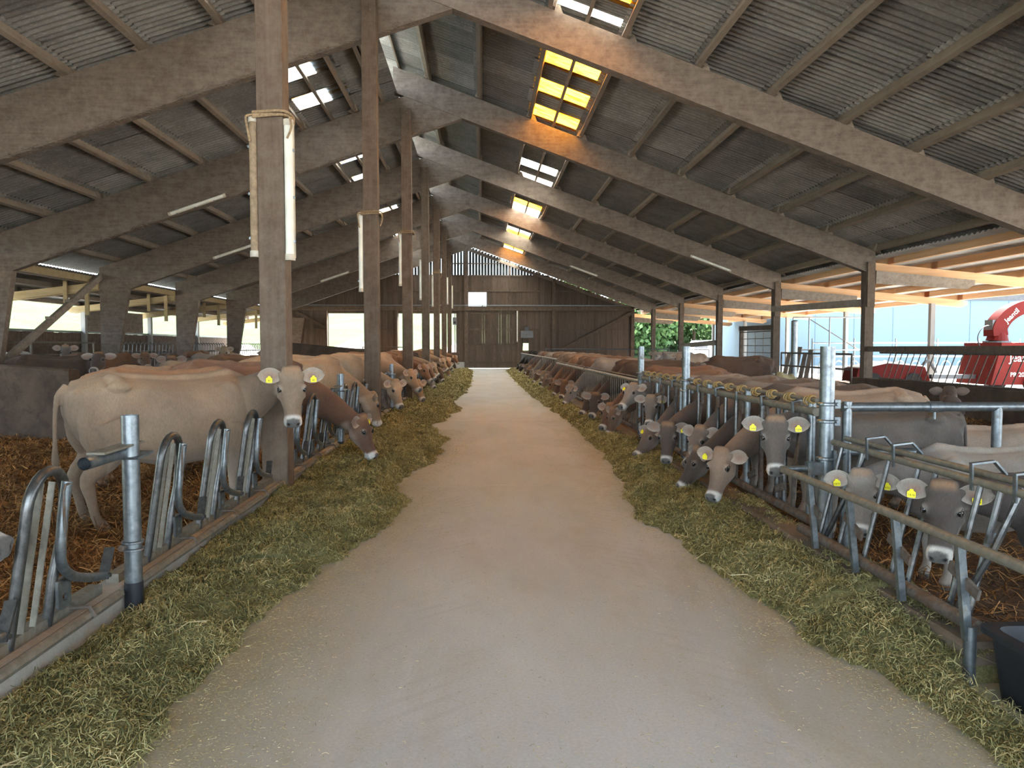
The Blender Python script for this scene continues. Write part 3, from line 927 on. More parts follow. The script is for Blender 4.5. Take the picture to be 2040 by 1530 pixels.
mound('rubble_heap', -11, 70, 5.5, 4, 2.0, M['rubble_heap'], 'reddish rubble heap seen through the wider gable opening', 'heap', 2.0)
mound('rubble_heap', -2.2, 74, 3.2, 4, 1.7, M['rubble_heap'], 'pinkish rubble heap seen through the gable opening by the posts', 'heap', 5.0)
mound('gravel_heap', -20, 66, 3.0, 3, 1.6, M['gravel'], 'pale gravel heap outside the gable end', 'heap', 9.0)
mound('straw_heap', 26.5, 70, 3.5, 3, 1.7, M['straw_bed'], 'tan heap beside the parked white van', 'heap', 4.0)
mound('straw_heap', 9.1, 22.6, .95, 1.0, .62, M['print_white'] if False else M['chaff'], 'pale loose straw heap by the pipe gate', 'heap', 6.0, rough=.4, z0=.0)
# ------------------------------------------------------------------ feed fence with arches (left of the aisle)
TILT = .13                                           # fence leans over the feed side
def LP(s, z, out=0.0):                                # fence plane: s along the barn, z height
    return Vector((-2.03 + out + TILT * (z - .2), s, z))
def arc_pts(s0, s1, z_leg, z_top, out=0.0, n=10):
    c = (s0 + s1) / 2; r = (s1 - s0) / 2
    return [LP(c - r * math.cos(math.pi*k/n), z_leg + (z_top - z_leg) * math.sin(math.pi*k/n), out) for k in range(n + 1)]
def plate_with_hole(w, h, t, r):
    n = 16; m = MB(); out = []; inn = []
    for k in range(n):
        g = 2*math.pi*k/n; cx, cy = math.cos(g), math.sin(g)
        q = max(abs(cx)/(w/2), abs(cy)/(h/2)); out.append((cx/q, cy/q)); inn.append((cx*r, cy*r - h*.12))
    for z in (-t/2, t/2):
        for p in out + inn: m.v.append((z, p[0], p[1]))
    for k in range(n):
        j = (k+1) % n
        m.f += [(k, j, n+j, n+k), (2*n+k, 3*n+k, 3*n+j, 2*n+j), (k, 2*n+k, 2*n+j, j), (n+k, n+j, 3*n+j, 3*n+k)]
    return m
def unit_parts():
    """one head place, built round s = 0; returns list of (name, mesh)"""
    L = []
    def P(s, z, o=0.0): return LP(s, z, o)
    arch = [P(-.035,.20), P(-.02,.45), P(0,.76)] + arc_pts(0, .29, .79, .945) + [P(.295,.72), P(.30,.60), P(.285,.52), P(.262,.42), P(.255,.20)]
    L.append(('arch_tube', MB().tube(arch, .024, 10).mesh('arch_tube', 40), 'worn_steel'))
    for s in (.075, .165):
        L.append(('flat_bar', MB().bar(P(s-.03,.20), P(s+.01,.90 if s < .1 else .89), .008, .028, (1,0,0)).mesh('flat_bar'), 'dusty_pipe'))
    lev = [P(.215,.885,.045), P(.20,.72,.05), P(.195,.62,.055)] + bez([P(.195,.60,.055), P(.215,.50,.06), P(.30,.425,.062), P(.42,.375,.062), P(.56,.335,.062), P(.64,.32,.06)], 4)
    L.append(('neck_lever', MB().tube(lev, .0235, 10).mesh('neck_lever', 40), 'galvanised'))
    rod = [P(.215,.875,.06), P(.17,.875,.062), P(.158,.85,.065), P(.175,.72,.07), P(.196,.62,.075)]
    L.append(('release_rod', MB().tube(rod, .006, 6).mesh('release_rod', 40), 'rusty_steel'))
    pm = plate_with_hole(.11, .14, .014, .02); c = P(.305, .335, .035)
    m = MB().add([Vector(v) + c for v in pm.v], pm.f); m.box((c.x-.03,c.y-.055,c.z+.055),(c.x+.007,c.y+.055,c.z+.07))
    L.append(('lock_plate', m.mesh('lock_plate'), 'galvanised'))
    st = P(.64, .32, .06)
    m = MB().bar(st + Vector((0,-.01,-.02)), st + Vector((-.01,.085,.12)), .012, .05, (1,0,0)); m.tube([st + Vector((-.02,.0,0)), st + Vector((.035,.0,0))], .012, 6)
    L.append(('stop_plate', m.mesh('stop_plate'), 'worn_steel'))
    for nm, me, mt in L: me.materials.append(M[mt])
    return L
UNIT = unit_parts()
def feed_panel(y0, y1, n, s0, label, pitch=.83, detail=True, group='arched feed fence panels'):
    p = empty('feed_fence', (0, 0, 0)); tag(p, label, 'fence', group)
    for i in range(n):
        s = s0 + pitch * i
        for nm, me, mt in UNIT:
            if not detail and nm in ('release_rod', 'lock_plate', 'stop_plate'): continue
            if s + (.64 if nm in ('neck_lever', 'stop_plate') else .3) > y1 + .1: continue
            inst(nm, me, p, (0, s, 0))
    MB().tube([(-1.925, y0, .185), (-1.925, y1, .185)], .027, 8).build('bottom_pipe', M['dusty_pipe'], p, 40)
    MB().bar((-2.05, y0, .215), (-2.05, y1, .215), .07, .05).build('base_rail', M['dusty_pipe'], p)
    for i in range(n):
        s = s0 + pitch*i + .42
        if s < y1: MB().tube([(-2.02, s, .225), (-1.92, s, .228), (-1.89, s, .18)], .010, 6).build('clamp', M['rusty_steel'], p)
    return p
panels = [(1.15, 4.02, 3, 1.62, 'arched tube feed fence panel ending at the pale steel post with the black foot'),
          (4.20, 7.30, 3, 4.62, 'arched tube feed fence panel in front of the pale standing cow'),
          (7.66, 10.10, 3, 7.72, 'arched tube feed fence panel just beyond the first timber post'),
          (10.30, 13.10, 3, 10.6, 'arched tube feed fence panel running up to the second timber post'),
          (13.40, 15.80, 3, 13.46, 'arched tube feed fence panel just past the second timber post'),
          (16.0, 19.4, 4, 16.2, 'arched tube feed fence panel running up to the third timber post')]
for a, b, n, s0, lb in panels:
    feed_panel(a, b, n, s0, lb)
for k in range(2, 6):
    feed_panel(FY[k] + .1, FY[k+1] - .45, 7, FY[k] + .2, 'distant arched feed fence panel behind the %s timber post' % ords[k], detail=False)

def steel_post(x, y, h, r, label, foot=True, parent=None, group='round steel fence posts', mat='galvanised'):
    p = empty('steel_post', (x, y, 0)); tag(p, label, 'post', group)
    n = 18; m = MB()
    m.tube([(0,0,-.02),(0,0,h)], r, n, caps=False); m.tube([(0,0,h),(0,0,h-.10)], r-.005, n, caps=False)
    # rim
    b = len(m.v)
    for q in (r, r-.005):
        for k in range(n): m.v.append((q*math.cos(2*math.pi*k/n), q*math.sin(2*math.pi*k/n), h))
    for k in range(n): m.f.append((b+k, b+(k+1)%n, b+n+(k+1)%n, b+n+k))
    m.build('tube', M[mat], p, 40)
    if foot:
        MB().tube([(0,0,-.02),(0,0,.22)], r+.003, n).build('rubber_foot', M['black_plastic'], p, 40)
        m = MB()
        for z in (.40, .44): m.tube([(math.cos(2*math.pi*k/14)*(r+.006), math.sin(2*math.pi*k/14)*(r+.006), z) for k in range(15)], .008, 6, False)
        m.build('clamp_band', M['galvanised'], p)
        MB().tube([(-.03,-r-.03,.42),(-.03,-r+.02,.42)], .018, 8).build('clamp_bolt', M['rusty_steel'], p)
    return p
for y, lb, g_ in ((4.13, 'pale round steel post with a black foot and a capped stub pipe', 1), (10.2, 'pale round steel post beside the brown cow with lowered head', 0), (15.9, 'pale round steel post beside the pale grey lowered head', 0)):
    p = steel_post(-1.90, y, 1.13, .045, lb)
    m = MB(); m.tube([(-.03,-.42,.93),(-.03,.02,.93)], .032, 14, False); m.tube([(-.03,-.42,.93),(-.03,-.30,.93)], .027, 14, False)
    b = len(m.v); n = 14
    m.tube([(-.03,-.30,.93),(-.03,-.295,.93)], .027, 14)
    m.build('stub_pipe', M['galvanised'], p, 40)
    MB().bar((-.02,-.33,.966),(-.01,.09,.974), .09, .012).build('cap_plate', M['dusty_pipe'], p)
    MB().bar((.0,-.05,.90),(.02,.10,.92), .13, .012).build('bracket', M['galvanised'], p)

# ------------------------------------------------------------------ feed fence on the other side: header pipe, hanging neck bars, yellow hooks
XR = 2.40
ring = MB()
ring.tube([(math.cos(a)*.026, 0, math.sin(a)*.026) for a in [2*math.pi*k/12 for k in range(13)]], .008, 6, False)
ring.tube(bez([(.0,.02,.028),(-.036,.025,.005),(-.036,.03,-.03),(.0,.035,-.042),(.015,.035,-.03)], 4), .006, 6)
ring_me = ring.mesh('yellow_hook', 60); ring_me.materials.append(M['yellow_plastic'])
vert = MB().tube([(0,0,.20),(0,0,1.045)], .021, 8).mesh('upright', 40); vert.materials.append(M['worn_steel'])
tall = MB().tube([(0,0,.20),(0,0,1.12)], .030, 10).mesh('stanchion', 40); tall.materials.append(M['galvanised'])
hang = MB().bar((0,0,1.09),(0,-.02,.88), .045, .02, (1,0,0)); hang.bar((-.01,-.02,.90),(-.015,.06,.58), .035, .018, (1,0,0)); hang.bar((-.015,.06,.60),(-.0,.115,.22), .04, .022, (1,0,0))
hang_me = hang.mesh('neck_bar'); hang_me.materials.append(M['rusty_steel'])
hook = MB().tube([(-.055,0,1.0),(-.06,0,1.08),(0,0,1.092),(.06,0,1.075)], .014, 6).mesh('hanger', 60); hook.materials.append(M['galvanised'])
flat = MB().bar((-.04,-.06,.42),(-.05,.10,.36), .014, .055, (0,0,1)); flat.tube([(-.06,-.02,.40),(-.03,-.02,.40)], .012, 6); flat.tube([(-.062,.06,.375),(-.03,.06,.375)], .012, 6)
flat_me = flat.mesh('hinge_plate'); flat_me.materials.append(M['rusty_steel'])
def straight_panel(y0, y1, label):
    p = empty('feed_fence', (XR, y0, 0)); tag(p, label, 'fence', 'straight feed fence panels'); L = y1 - y0
    MB().tube([(0,.05,1.03),(0,L-.05,1.03)], .032, 10).build('header_pipe', M['dusty_pipe'], p, 40)
    MB().tube([(.0,.05,1.115),(.0,L-.05,1.115)], .017, 8).build('hook_rail', M['dusty_pipe'], p, 40)
    MB().tube([(-.02,.0,.24),(-.02,L,.24)], .034, 10).build('bottom_pipe', M['rusty_steel'], p, 40)
    s = .16; i = 0
    while s < L - .12:
        inst('stanchion', tall, p, (0.01, s, 0)) if i % 2 == 0 else inst('upright', vert, p, (.01, s, 0))
        if s + .28 < L: inst('neck_bar', hang_me, p, (-.01, s + .20, 0)); inst('hanger', hook, p, (0, s + .20, 0))
        if s + .48 < L: inst('upright', vert, p, (.02, s + .42, 0))
        if s + .2 < L: inst('hinge_plate', flat_me, p, (-.005, s + .38, 0))
        s += .62; i += 1
    s = .12
    while s < L - .1:
        inst('yellow_hook', ring_me, p, (0, s, 1.115)); inst('yellow_hook', ring_me, p, (0, s + .03, 1.115), (0, .3, 0)); s += .36
    return p
straight_panel(5.24, 8.70, 'straight feed fence panel with yellow hooks beside the heifer that looks up')
straight_panel(8.84, 11.2, 'straight feed fence panel with yellow hooks before the two raised calf heads')
for y, lb in ((5.14, 'thick galvanised post with ring clamps at the calf gate'), (8.77, 'galvanised post between the two fence panels with yellow hooks'), (11.28, 'galvanised post where the thin-barred fence begins')):
    p = steel_post(XR, y, 1.50, .05 if y < 6 else .047, lb, False)
    for z in (.72, .98, 1.10):
        m = MB(); m.tube([(math.cos(2*math.pi*k/14)*.058, math.sin(2*math.pi*k/14)*.058, z) for k in range(15)], .012, 6, False)
        m.tube([(.05,-.07,z),(.05,.07,z)], .012, 6); m.box((.045,-.03,z-.03),(.085,.03,z+.03))
        m.build('ring_clamp', M['galvanised'], p)
# thin-barred fence further on
thin = MB().tube([(0,0,.2),(0,0,.95)], .006, 6).mesh('thin_bar'); thin.materials.append(M['dusty_pipe'])
def thin_panel(y0, y1, label):
    p = empty('feed_fence', (XR, y0, 0)); tag(p, label, 'fence', 'thin-barred feed fence panels'); L = y1 - y0
    MB().tube([(0,0,.965),(0,L,.965)], .030, 8).build('top_rail', M['dusty_pipe'], p, 40)
    MB().tube([(.03,0,1.02),(.03,L,1.02)], .012, 6).build('chain_rail', M['rusty_steel'], p)
    MB().tube([(0,0,.22),(0,L,.22)], .03, 8).build('bottom_pipe', M['rusty_steel'], p, 40)
    s = .08
    while s < L: inst('thin_bar', thin, p, (0, s, 0)); s += .19 if y0 < 14 else .42
thin_panel(11.36, 17.4, 'thin-barred feed fence panel before the dark grazing heads')
thin_panel(17.6, 24.0, 'thin-barred feed fence panel beside the far grazing cows')
thick = MB().tube([(0,-.05,.2),(0,0,.6),(.03,.03,1.08)], .016, 6).mesh('slanted_bar'); thick.materials.append(M['worn_steel'])
for a, b, lb in ((24.2, 30.4, 'slanted-bar feed fence panel far along the aisle'), (30.6, 38, 'slanted-bar feed fence panel before the last cows'), (38.2, 46.5, 'slanted-bar feed fence panel next to the gable door')):
    p = empty('feed_fence', (XR, a, 0)); tag(p, lb, 'fence', 'slanted-bar feed fence panels')
    MB().tube([(.03,0,1.08),(.03,b-a,1.08)], .028, 8).build('top_rail', M['dusty_pipe'], p, 40)
    s = .1
    while s < b - a: inst('slanted_bar', thick, p, (0, s, 0)); s += .75

# calf section: low header pair, front bar carried on brackets
p = empty('calf_fence', (XR, 5.05, 0)); tag(p, 'low calf feed fence with a projecting front bar and flat uprights', 'fence')
def CP(x, y, z): return (x - XR, y - 5.05, z)
MB().tube([CP(2.40,5.03,.845), CP(2.40,2.2,.845)], .021, 10).build('header_pipe', M['dusty_pipe'], p, 40)
MB().tube([CP(2.47,5.0,.875), CP(2.47,2.2,.875)], .018, 10).build('header_pipe', M['dusty_pipe'], p, 40)
MB().tube([CP(2.09,5.12,.645), CP(2.09,2.2,.645)], .024, 12).build('front_bar', M['dusty_pipe'], p, 40)
MB().tube([CP(2.08,5.13,.645), CP(2.28,5.13,.65)], .024, 10).build('bracket_arm', M['galvanised'], p, 40)
MB().box(CP(2.26,5.10,.605), CP(2.44,5.16,.695)).build('bracket_sleeve', M['galvanised'], p)
MB().box(CP(2.43,5.08,.56), CP(2.45,5.18,.78)).build('bracket_plate', M['galvanised'], p)
MB().tube([CP(2.20,5.06,.25), CP(2.20,3.20,.25)], .033, 10).build('bottom_pipe', M['rusty_steel'], p, 40)
for y in (4.72, 4.20, 3.72, 3.20):
    MB().bar(CP(2.15,y,.20), CP(2.10,y,.655), .034, .03, (0,1,0)).build('flat_upright', M['galvanised'], p)
    m = MB().bar(CP(2.13,y-.10,.43), CP(2.14,y+.12,.50), .05, .014, (1,0,0))
    for q in (-.06, .0, .06): m.tube([CP(2.125,y+q,.455+q*.3), CP(2.15,y+q,.455+q*.3)], .012, 6)
    m.build('hinge_plate', M['rusty_steel'], p)
for y in (4.9, 4.55, 4.36, 4.02, 3.86, 3.5, 3.36, 3.0, 2.8):
    MB().tube([CP(2.26 if y > 3.2 else 2.29,y,.25 if y > 3.2 else .36), CP(2.40,y,.845)], .015, 8).build('neck_bar', M['worn_steel'], p, 40)
for y in (4.62, 3.42):
    MB().tube([CP(2.24,y,.25), CP(2.30,y-.14,.55), CP(2.43,y-.16,.86)], .017, 8).build('swing_bar', M['worn_steel'], p, 40)
for y in (4.55, 4.25, 3.55, 3.25):
    m = MB().bar(CP(2.385,y,.80), CP(2.375,y-.01,.93), .022, .009, (1,0,0)); m.bar(CP(2.37,y-.01,.93), CP(2.48,y-.02,.945), .03, .009); m.bar(CP(2.48,y-.02,.945), CP(2.54,y-.02,.88), .03, .009)
    m.build('latch', M['galvanised'], p)
MB().tube([CP(2.165,3.20,.26), CP(2.165,3.20,-.01)], .026, 12).build('foot_tube', M['galvanised'], p, 40)

# pipe divider between the calves and the heifers
p = empty('pipe_divider', (2.55, 5.35, 0)); tag(p, 'galvanised two-rail pipe divider behind the calves', 'fence')
for z in (1.06, .73): MB().tube([(.06,0,z),(4.6,0,z)], .034 if z > 1 else .030, 12).build('rail', M['galvanised'], p, 40)
for x in (.10, 1.22, 2.9, 4.5): MB().tube([(x,0,-.02),(x,0,1.10 if x < .2 else 1.06)], .034, 12).build('upright', M['galvanised'], p, 40)
for x in (.75, 2.0):
    m = MB(); m.tube([(x-.05,0,1.06),(x+.05,0,1.06)], .041, 12); m.tube([(x,0,1.03),(x,0,.97)], .01, 6); m.build('sleeve', M['galvanised'], p, 40)

# ------------------------------------------------------------------ low walls and gates of the pens
def low_wall(name, a, b, th, z0, z1, label, mat='pen_wall'):
    """a, b: ground points; z0/z1 top heights at both ends"""
    A = Vector((*a, 0)); B = Vector((*b, 0)); d = (B - A).normalized(); n = Vector((-d.y, d.x, 0)) * th / 2
    m = MB(); c = Vector((0,0,.025)); i_ = n * .85
    vs_ = [A-n, B-n, B+n, A+n, A-n+Vector((0,0,z0-.025)), B-n+Vector((0,0,z1-.025)), B+n+Vector((0,0,z1-.025)), A+n+Vector((0,0,z0-.025)),
           A-i_+Vector((0,0,z0)), B-i_+Vector((0,0,z1)), B+i_+Vector((0,0,z1)), A+i_+Vector((0,0,z0))]
    m.add(vs_, [(3,2,1,0),(0,1,5,4),(1,2,6,5),(2,3,7,6),(3,0,4,7),(4,5,9,8),(5,6,10,9),(6,7,11,10),(7,4,8,11),(8,9,10,11)])
    o = m.build(name, M[mat]); tag(o, label, 'wall', kind='structure')
low_wall('wall_1', (-6.35, 12.0), (-12.7, 12.6), .28, 1.14, 1.62, 'dark concrete pen wall behind the straw')
low_wall('wall_2', (-4.4, 30.0), (-7.7, 30.3), .25, 1.36, 1.66, 'dark board wall across the far pen')
low_wall('wall_3', (10.3, 4.0), (10.3, 20.3), .26, .66, .66, 'dark concrete wall under the slanted bars')
low_wall('wall_4', (10.3, 26.6), (10.3, 33.6), .26, .64, .64, 'dark concrete wall between the pen columns')
MB().box((10.05, 25.6, 0), (10.55, 26.5, .56)).build('wall_5', M['plinth'])
tag(bpy.data.objects['wall_5'], 'pale concrete column base', 'base', kind='structure')
# slanted bars above the low wall
p = empty('slanted_bar_fence', (10.3, 12, 0)); tag(p, 'fence of thin slanted bars on the dark concrete wall', 'fence')
for a, b in ((-4, 1.40), (1.60, 7.70)): MB().bar((0,a,1.445),(0,b,1.43), .09, .14).build('top_rail', M['old_timber'], p)
for a, b in ((-4, 1.38), (1.62, 7.0)): MB().tube([(-.05,a,1.35),(-.05,b,1.345)], .03, 8).build('bar_rail', M['rusty_steel'], p, 40)
for a, b in ((-4, 1.38), (1.62, 7.0)): MB().tube([(-.05,a,.68),(-.05,b,.68)], .025, 8).build('foot_rail', M['rusty_steel'], p, 40)
sb = MB().tube([(0,.10,.70),(0,-.26,1.35)], .012, 6).mesh('slanted_bar'); sb.materials.append(M['rusty_steel'])
s = -3.9
while s < 6.9:
    if not 1.24 < s < 1.92: inst('slanted_bar', sb, p, (-.05, s, 0))
    s += .26
# rails and mesh gates between the columns
p = empty('timber_rail', (10.147, 23, 0)); tag(p, 'weathered timber rail high between two pen columns', 'rail')
MB().bar((0,-3.1,2.66),(0,3.0,2.80), .07, .20).build('plank', M['grey_timber'], p)
def mesh_gate(y0, y1, z0, z1, label, nv, nh, timber=True):
    p = empty('mesh_gate', (10.28, y0, 0)); tag(p, label, 'gate', 'wire gates between the columns'); L = y1 - y0
    for i in range(nv + 1): MB().tube([(0,L*i/nv,z0),(0,L*i/nv,z1)], .018 if i in (0,nv) else .012, 6).build('bar', M['rusty_steel'], p)
    for i in range(nh + 1): MB().tube([(0,0,z0+(z1-z0)*i/nh),(0,L,z0+(z1-z0)*i/nh)], .018 if i in (0,nh) else .012, 6).build('bar', M['rusty_steel'], p)
    if timber:
        MB().bar((.06,-.18,z1+.12),(.06,L+.3,z1+.16), .07, .18).build('top_plank', M['old_timber'], p)
        MB().bar((.06,L+.1,z0-.1),(.06,L+.1,z1+.1), .12, .12).build('stile', M['old_timber'], p)
mesh_gate(26.4, 29.6, .75, 2.05, 'rusty wire gate above the short concrete wall', 4, 5)
mesh_gate(33.75, 37.9, .35, 1.35, 'low wire gate beneath two weathered planks', 6, 4, False)
p = empty('timber_rail', (10.152, 35.5, 0)); tag(p, 'two weathered planks nailed across the far pen columns', 'rail')
MB().bar((0,-3.0,1.66),(0,2.9,1.52), .06, .22).build('plank', M['grey_timber'], p); MB().bar((0,-3.0,.82),(0,2.9,.98), .06, .22).build('plank', M['grey_timber'], p)
# pipe gate between columns
p = empty('pipe_gate', (10.3, 20.5, 0)); tag(p, 'rusty pipe gate standing by the pale straw heap', 'gate')
for z in (.45, .85, 1.28): MB().tube([(0,.1,z),(0,5.04,z)], .028, 8).build('rail', M['rusty_steel'], p, 40)
for y in (.1, 2.6, 5.04): MB().tube([(0,y,.1),(0,y,1.3)], .03, 8).build('upright', M['rusty_steel'], p, 40)
p = empty('steel_post', (10.6, 25.2, 0)); tag(p, 'tall round steel post beside the pipe gate', 'post')
MB().tube([(0,0,0),(0,0,2.35)], .11, 14).build('tube', M['galvanised'], p, 40); MB().ball((0,0,2.35), (.115,.115,.04)).build('cap', M['rusty_steel'], p, 180)
# cattle chute frame in the yard
p = empty('handling_frame', (14.5, 32, 0)); tag(p, 'blue grey pipe handling frame standing in the yard', 'frame')
for x, y in ((-1.1,0),(-.4,0),(.5,0),(1.2,0),(1.9,0)):
    MB().tube([(x,y,0),(x,y,2.75)], .03, 8).build('upright', M['galvanised'], p, 40)
for z in (1.35, 2.75): MB().tube([(-1.1,0,z),(1.9,0,z)], .03, 8).build('rail', M['galvanised'], p, 40)
MB().tube([(-.4,.05,2.7),(1.9,.05,1.3)], .02, 6).build('brace', M['rusty_steel'], p)
p = empty('yard_rail', (15.2, 33, 0)); tag(p, 'galvanised yard rail with hoops in front of the white shed', 'fence')
for z in (1.05, 1.65): MB().tube([(-.5,0,z),(9,0,z)], .03, 8).build('rail', M['galvanised'], p, 40)
for i in range(6): MB().tube([(-.5+1.9*i,0,0),(-.5+1.9*i,0,1.85)], .035, 8).build('upright', M['galvanised'], p, 40)
for i in range(13):
    x = -.2 + .7*i
    MB().tube([(x,0,0),(x,0,.6)] + [(x+.22-.22*math.cos(a), 0, .6+.25*math.sin(a)) for a in [math.pi*k/8 for k in range(1,8)]] + [(x+.44,0,.6),(x+.44,0,0)], .022, 6).build('hoop', M['galvanised'], p, 40)
# grey pallet boards leaning near the gate
p = empty('board_stack', (11.3, 27.0, 0), R(-70)); tag(p, 'weathered boards leaning upright behind the pipe gate', 'boards')
for i in range(5): MB().bar((i*.27-.5,.0,.0),(i*.27-.46,.28,1.28+.1*(i%3)), .20, .03, (0,1,0)).build('board', M['grey_timber'], p)

# ------------------------------------------------------------------ fences at the back of the left pens
bent = MB().tube([(0,0,.55),(.0,.02,.95),(.05,.05,1.55),(-.03,.08,1.66),(-.10,.09,1.60)], .02, 6).mesh('bent_bar'); bent.materials.append(M['worn_steel'])
for k, lb in ((3, 'bent-bar feed fence between the second and third tapered legs'), (4, 'bent-bar feed fence before the pale side panel'), (5, 'bent-bar feed fence near the gable')):
    p = empty('bent_bar_fence', (-12.95, FY[k], 0)); tag(p, lb, 'fence', 'bent-bar fences')
    for z in (.55, 1.28): MB().tube([(0,.2,z),(0,BAY-.3,z)], .03, 8).build('rail', M['rusty_steel'], p, 40)
    s = .3
    while s < BAY - .3: inst('bent_bar', bent, p, (0, s, 0)); s += .33
p = empty('pipe_gate', (-12.95, FY[2], 0)); tag(p, 'pale three-rail pipe gate under the wind brace', 'gate')
for z in (.85, 1.25, 1.62): MB().tube([(0,.4,z),(0,BAY-.3,z)], .028, 8).build('rail', M['dusty_pipe'], p, 40)
for y in (.5, 2.4, 4.2, 5.9): MB().tube([(0,y,.1),(0,y,1.64)], .028, 8).build('upright', M['dusty_pipe'], p, 40)
p = empty('pipe_gate', (-6.9, 44, 0)); tag(p, 'thin pipe gate before the narrow gable opening', 'gate')
for z in (.9, 1.45): MB().tube([(0,0,z),(2.85,0,z)], .025, 6).build('rail', M['rusty_steel'], p)
for x in (0, .95, 1.9, 2.85): MB().tube([(x,0,0),(x,0,1.5)], .025, 6).build('upright', M['rusty_steel'], p)
# rails across the far heifer pen
p = empty('pipe_gate', (3.4, 40, 0)); tag(p, 'dark pipe rails across the far end of the heifer pen', 'gate')
for z in (.8, 1.35): MB().tube([(0,0,z),(6.6,0,z)], .028, 6).build('rail', M['machine_grey'], p)
for x in (0, 2.2, 4.4, 6.6): MB().tube([(x,0,0),(x,0,1.4)], .028, 6).build('upright', M['machine_grey'], p)
# ------------------------------------------------------------------ cattle
def _ring(c, r, u, hw, hu, hd, ex=2.3, n=20):
    out = []
    for k in range(n):
        g = 2 * math.pi * k / n
        cx, sy = math.cos(g), math.sin(g)
        x = math.copysign(abs(cx) ** (2 / ex), cx) * hw
        y = math.copysign(abs(sy) ** (2 / ex), sy) * (hu if sy > 0 else hd)
        out.append(c + r * x + u * y)
    return out

class Body:
    def __init__(s): s.mb = MB()
    def loft(s, rings):
        n = len(rings[0]); b = len(s.mb.v)
        for rg in rings: s.mb.v.extend([tuple(p) for p in rg])
        for i in range(len(rings) - 1):
            for k in range(n):
                k2 = (k + 1) % n
                s.mb.f.append((b+i*n+k, b+i*n+k2, b+(i+1)*n+k2, b+(i+1)*n+k))
        s.mb.f.append(tuple(b + k for k in reversed(range(n))))
        s.mb.f.append(tuple(b + (len(rings)-1)*n + k for k in range(n)))

def smoothstep(a, b, x):
    t = np.clip((x - a) / (b - a), 0, 1)
    return t * t * (3 - 2 * t)

HEAD = [  # distance, top, bottom, half width
    (-.035, .015, -.055, .05), (0.0, .052, -.105, .088), (.045, .064, -.15, .106), (.10, .062, -.192, .118),
    (.16, .054, -.208, .124), (.21, .044, -.205, .116), (.27, .032, -.182, .098), (.33, .022, -.155, .083),
    (.39, .014, -.136, .075), (.435, .012, -.13, .079), (.475, .010, -.128, .084), (.505, .002, -.118, .081), (.528, -.022, -.098, .064), (.538, -.045, -.08, .035)]

